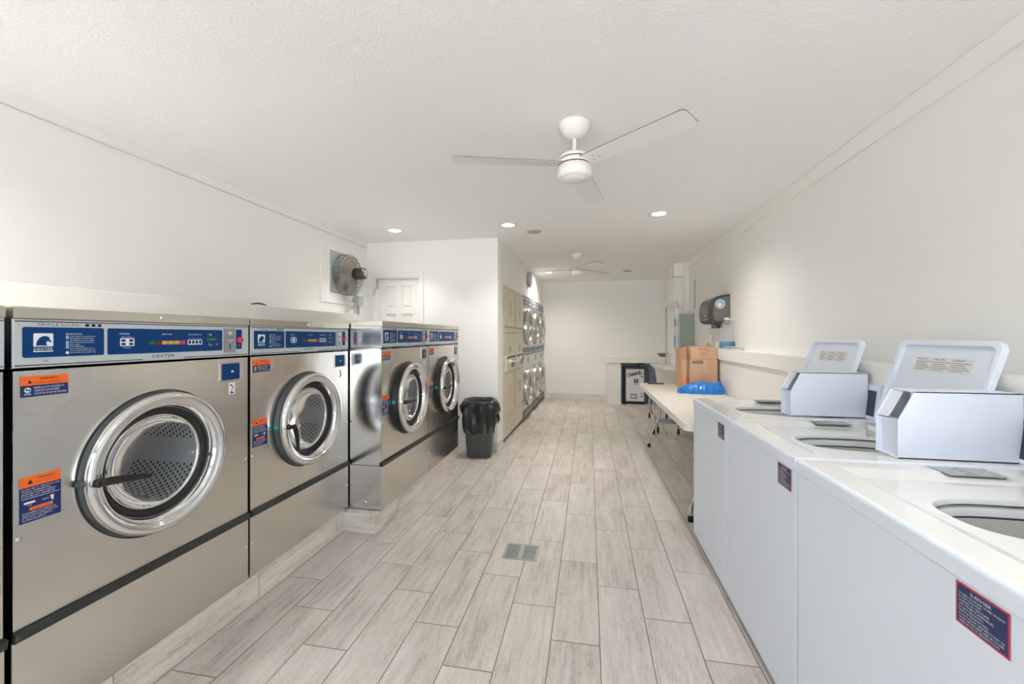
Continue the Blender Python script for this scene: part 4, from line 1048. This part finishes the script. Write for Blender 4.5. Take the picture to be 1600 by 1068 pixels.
for (x, y) in ((-.225, -.40), (-.155, -.28), (.10, -.36), (.15, .80), (-.12, .80)):
    cst = MB().lathe([(.014, .152), (.016, .12), (.010, .10)], (x, y, 0), 'Z', 12, 'screw').box(x - .018, x - .014, y - .02, y + .02, .045, .11, 'screw').box(x + .014, x + .018, y - .02, y + .02, .045, .11, 'screw').build('caster', t)
    MB().lathe([(.0005, -.013), (.03, -.013), (.042, -.009), (.042, .009), (.03, .013), (.0005, .013)], (x, y, .042), 'X', 20, 'black_rubber').build('wheel', cst)

# ------------------------------------------------------------------ change machine in the nook
t = empty('change_machine', (.905, 8.62, 0), 0, 'change machine with a white face in the low nook, lettered CHANGE', 'change machine')
MB().box(-.205, .205, -.08, .28, .035, .735, 'frame_dark').build('cabinet', t, bevel=.004)
MB().box(-.18, .18, -.06, .26, 0, .035, 'black_rubber').build('base', t)
b = MB().box(-.180, .165, -.092, -.080, .06, .695, 'change_face')
Yc = -.0925
f = b.build('face_plate', t, bevel=.004)
b = MB()
for ox in (-.004, -.002, 0, .002, .004): b.text('CHANGE', -.025 + ox, .600, .075, Yc - .001 - abs(ox) * .05, 'ink_black', w=.27, rot=R(14))
b.build('lettering', f)
b = MB()
for i in range(5): b.text('CHANGE', -.02, .51 - i * .085, .045, Yc - .0006, 'label_paper', w=.22, rot=R(14))
b.build('background_lettering', f)
MB().box(-.03, .055, Yc - .02, Yc, .43, .50, 'frame_dark').box(-.01, .035, Yc - .021, Yc - .02, .45, .485, 'handle_tan').build('bill_slot', f, bevel=.003)
MB().box(-.09, .03, Yc - .012, Yc, .115, .20, 'frame_dark').box(-.078, .018, Yc - .013, Yc - .012, .13, .185, 'label_paper').build('coin_tray', f, bevel=.003)
b = MB()
for (z0_, z1_) in ((.53, .62), (.14, .22)): b.frr(.105, .145, z0_, z1_, Yc - .001, .008, 'ink_grey').frr(.112, .138, z0_ + .025, z1_ - .012, Yc - .0016, .006, 'change_face')
for i in range(3): b.frr(-.02 + i * .03, 0 + i * .03, .385, .405, Yc - .001, .003, 'label_grey')
b.build('printed_marks', f)
b = MB().tube([(.905 + .10, 8.78, .735), (.905 + .06, 8.75, .775), (.905 + .14, 8.72, .79), (.905 + .22, 8.72, .76), (.905 + .26, 8.73, .66), (.905 + .27, 8.75, .45), (.905 + .28, 8.80, .20), (.905 + .28, 8.90, .02)], .009, 8, 'frame_dark')
tag(b.build('power_cord'), 'dark power cord looping behind the change machine in the nook', 'cord')

# wall clock over the dryers
t = empty('wall_clock', (wx(7.0) + .004, 7.0, 2.30), RD, 'round wall clock above the steel dryers', 'clock')
MB().lathe([(.0005, 0), (.125, 0), (.13, -.012), (.13, -.04), (.118, -.048), (.112, -.03)], (0, 0, 0), 'Y', 36, 'grey_metal').build('rim', t)
b = MB().disc((0, -.03, 0), .114, 'Y', 32, 'paper')
for k in range(12):
    a = R(30 * k); b.disc((.095 * math.cos(a), -.031, .095 * math.sin(a)), .006, 'Y', 8, 'ink_black')
b.build('dial', t)
MB().prism([(-.004, -.034, -.01), (.004, -.034, -.01), (.003, -.034, .08), (-.003, -.034, .08)], (0, .001, 0), 'ink_black').prism([(-.01, -.036, -.004), (.06, -.036, .02), (.06, -.036, .026), (-.01, -.036, .004)], (0, .001, 0), 'ink_black').build('hands', t)

# ------------------------------------------------------------------ floor drain, bits
t = empty('floor_drain', (-.413, 2.561, 0), 0, 'square slotted metal drain cover set in the plank tile floor', 'drain')
b = MB(); hx, hy = .107, .094
b.box(-hx, hx, -hy, -hy + .012, 0, .004, 'drain_metal').box(-hx, hx, hy - .012, hy, 0, .004, 'drain_metal').box(-hx, -hx + .016, -hy + .012, hy - .012, 0, .004, 'drain_metal').box(hx - .016, hx, -hy + .012, hy - .012, 0, .004, 'drain_metal').box(-.014, .014, -hy + .012, hy - .012, 0, .004, 'drain_metal')
for k in range(8):
    yy = -hy + .022 + k * .0205
    b.box(-hx + .016, -.014, yy, yy + .010, 0, .0036, 'drain_metal').box(.014, hx - .016, yy, yy + .010, 0, .0036, 'drain_metal')
b.build('grate', t)
MB().box(-hx + .002, hx - .002, -hy + .002, hy - .002, 0, .001, 'grout_dark').build('drain_pit', t)
# dark scrap on the left bulkhead
b = MB().tube([(-2.34, 2.55, 1.571), (-2.335, 2.60, 1.580), (-2.34, 2.66, 1.578), (-2.345, 2.70, 1.571)], [.004, .006, .006, .003], 8, 'wood_dark')
tag(b.build('latch_hook'), 'small dark bent hook lying on the pale bulkhead behind the steel washers', 'hook')

# ------------------------------------------------------------------ outside
tag(MB().box(-14, 14, -22, YF - .1, -.12, -.02, 'concrete').build('pavement'), None, None, kind='structure')

# ------------------------------------------------------------------ light
sl = bpy.data.lights.new('sun', 'SUN'); sl.energy = 36; sl.angle = R(1); sl.color = (1, .99, .97)
so = bpy.data.objects.new('sun', sl); COL.objects.link(so); so.rotation_euler = (R(-38), R(12), 0); so.location = (0, 20, 20)
wd = bpy.data.worlds.new('World'); sc.world = wd; wd.use_nodes = True
bg = wd.node_tree.nodes['Background']; bg.inputs[0].default_value = (.74, .88, 1.0, 1); bg.inputs[1].default_value = 1.6
def portal(x0, x1, z0, z1, y):
    l = bpy.data.lights.new('window_portal', 'AREA'); l.shape = 'RECTANGLE'; l.size = x1 - x0; l.size_y = z1 - z0
    o = bpy.data.objects.new('window_portal', l); COL.objects.link(o); o.location = ((x0 + x1) / 2, y, (z0 + z1) / 2); o.rotation_euler = (R(90), 0, 0)
    l.cycles.is_portal = True
    return o
portal(-2.5, 1.35, .17, 2.37, YF - .11)

# ------------------------------------------------------------------ camera
cd = bpy.data.cameras.new('camera'); cam = bpy.data.objects.new('camera', cd); COL.objects.link(cam); sc.camera = cam
cam.location = (0, 0, 1.344); cam.rotation_euler = (R(90), 0, math.atan(120 / 650))
cd.sensor_fit = 'HORIZONTAL'; cd.sensor_width = 36; cd.lens = 650 / 1600 * 36; cd.shift_y = -9 / 1600; cd.clip_start = .02; cd.clip_end = 100

vs_ = sc.view_settings; sc.display_settings.display_device = 'sRGB'
vs_.view_transform = 'Standard'; vs_.look = 'None'; vs_.gamma = 1; vs_.use_curve_mapping = False; vs_.exposure = 0.80
sc.cycles.max_bounces = 14; sc.cycles.diffuse_bounces = 9; sc.cycles.glossy_bounces = 5; sc.cycles.transparent_max_bounces = 12
sc.cycles.use_denoising = True; sc.cycles.caustics_reflective = True; sc.cycles.blur_glossy = 1.5; sc.cycles.caustics_refractive = False
sc.cycles.sample_clamp_indirect = 6
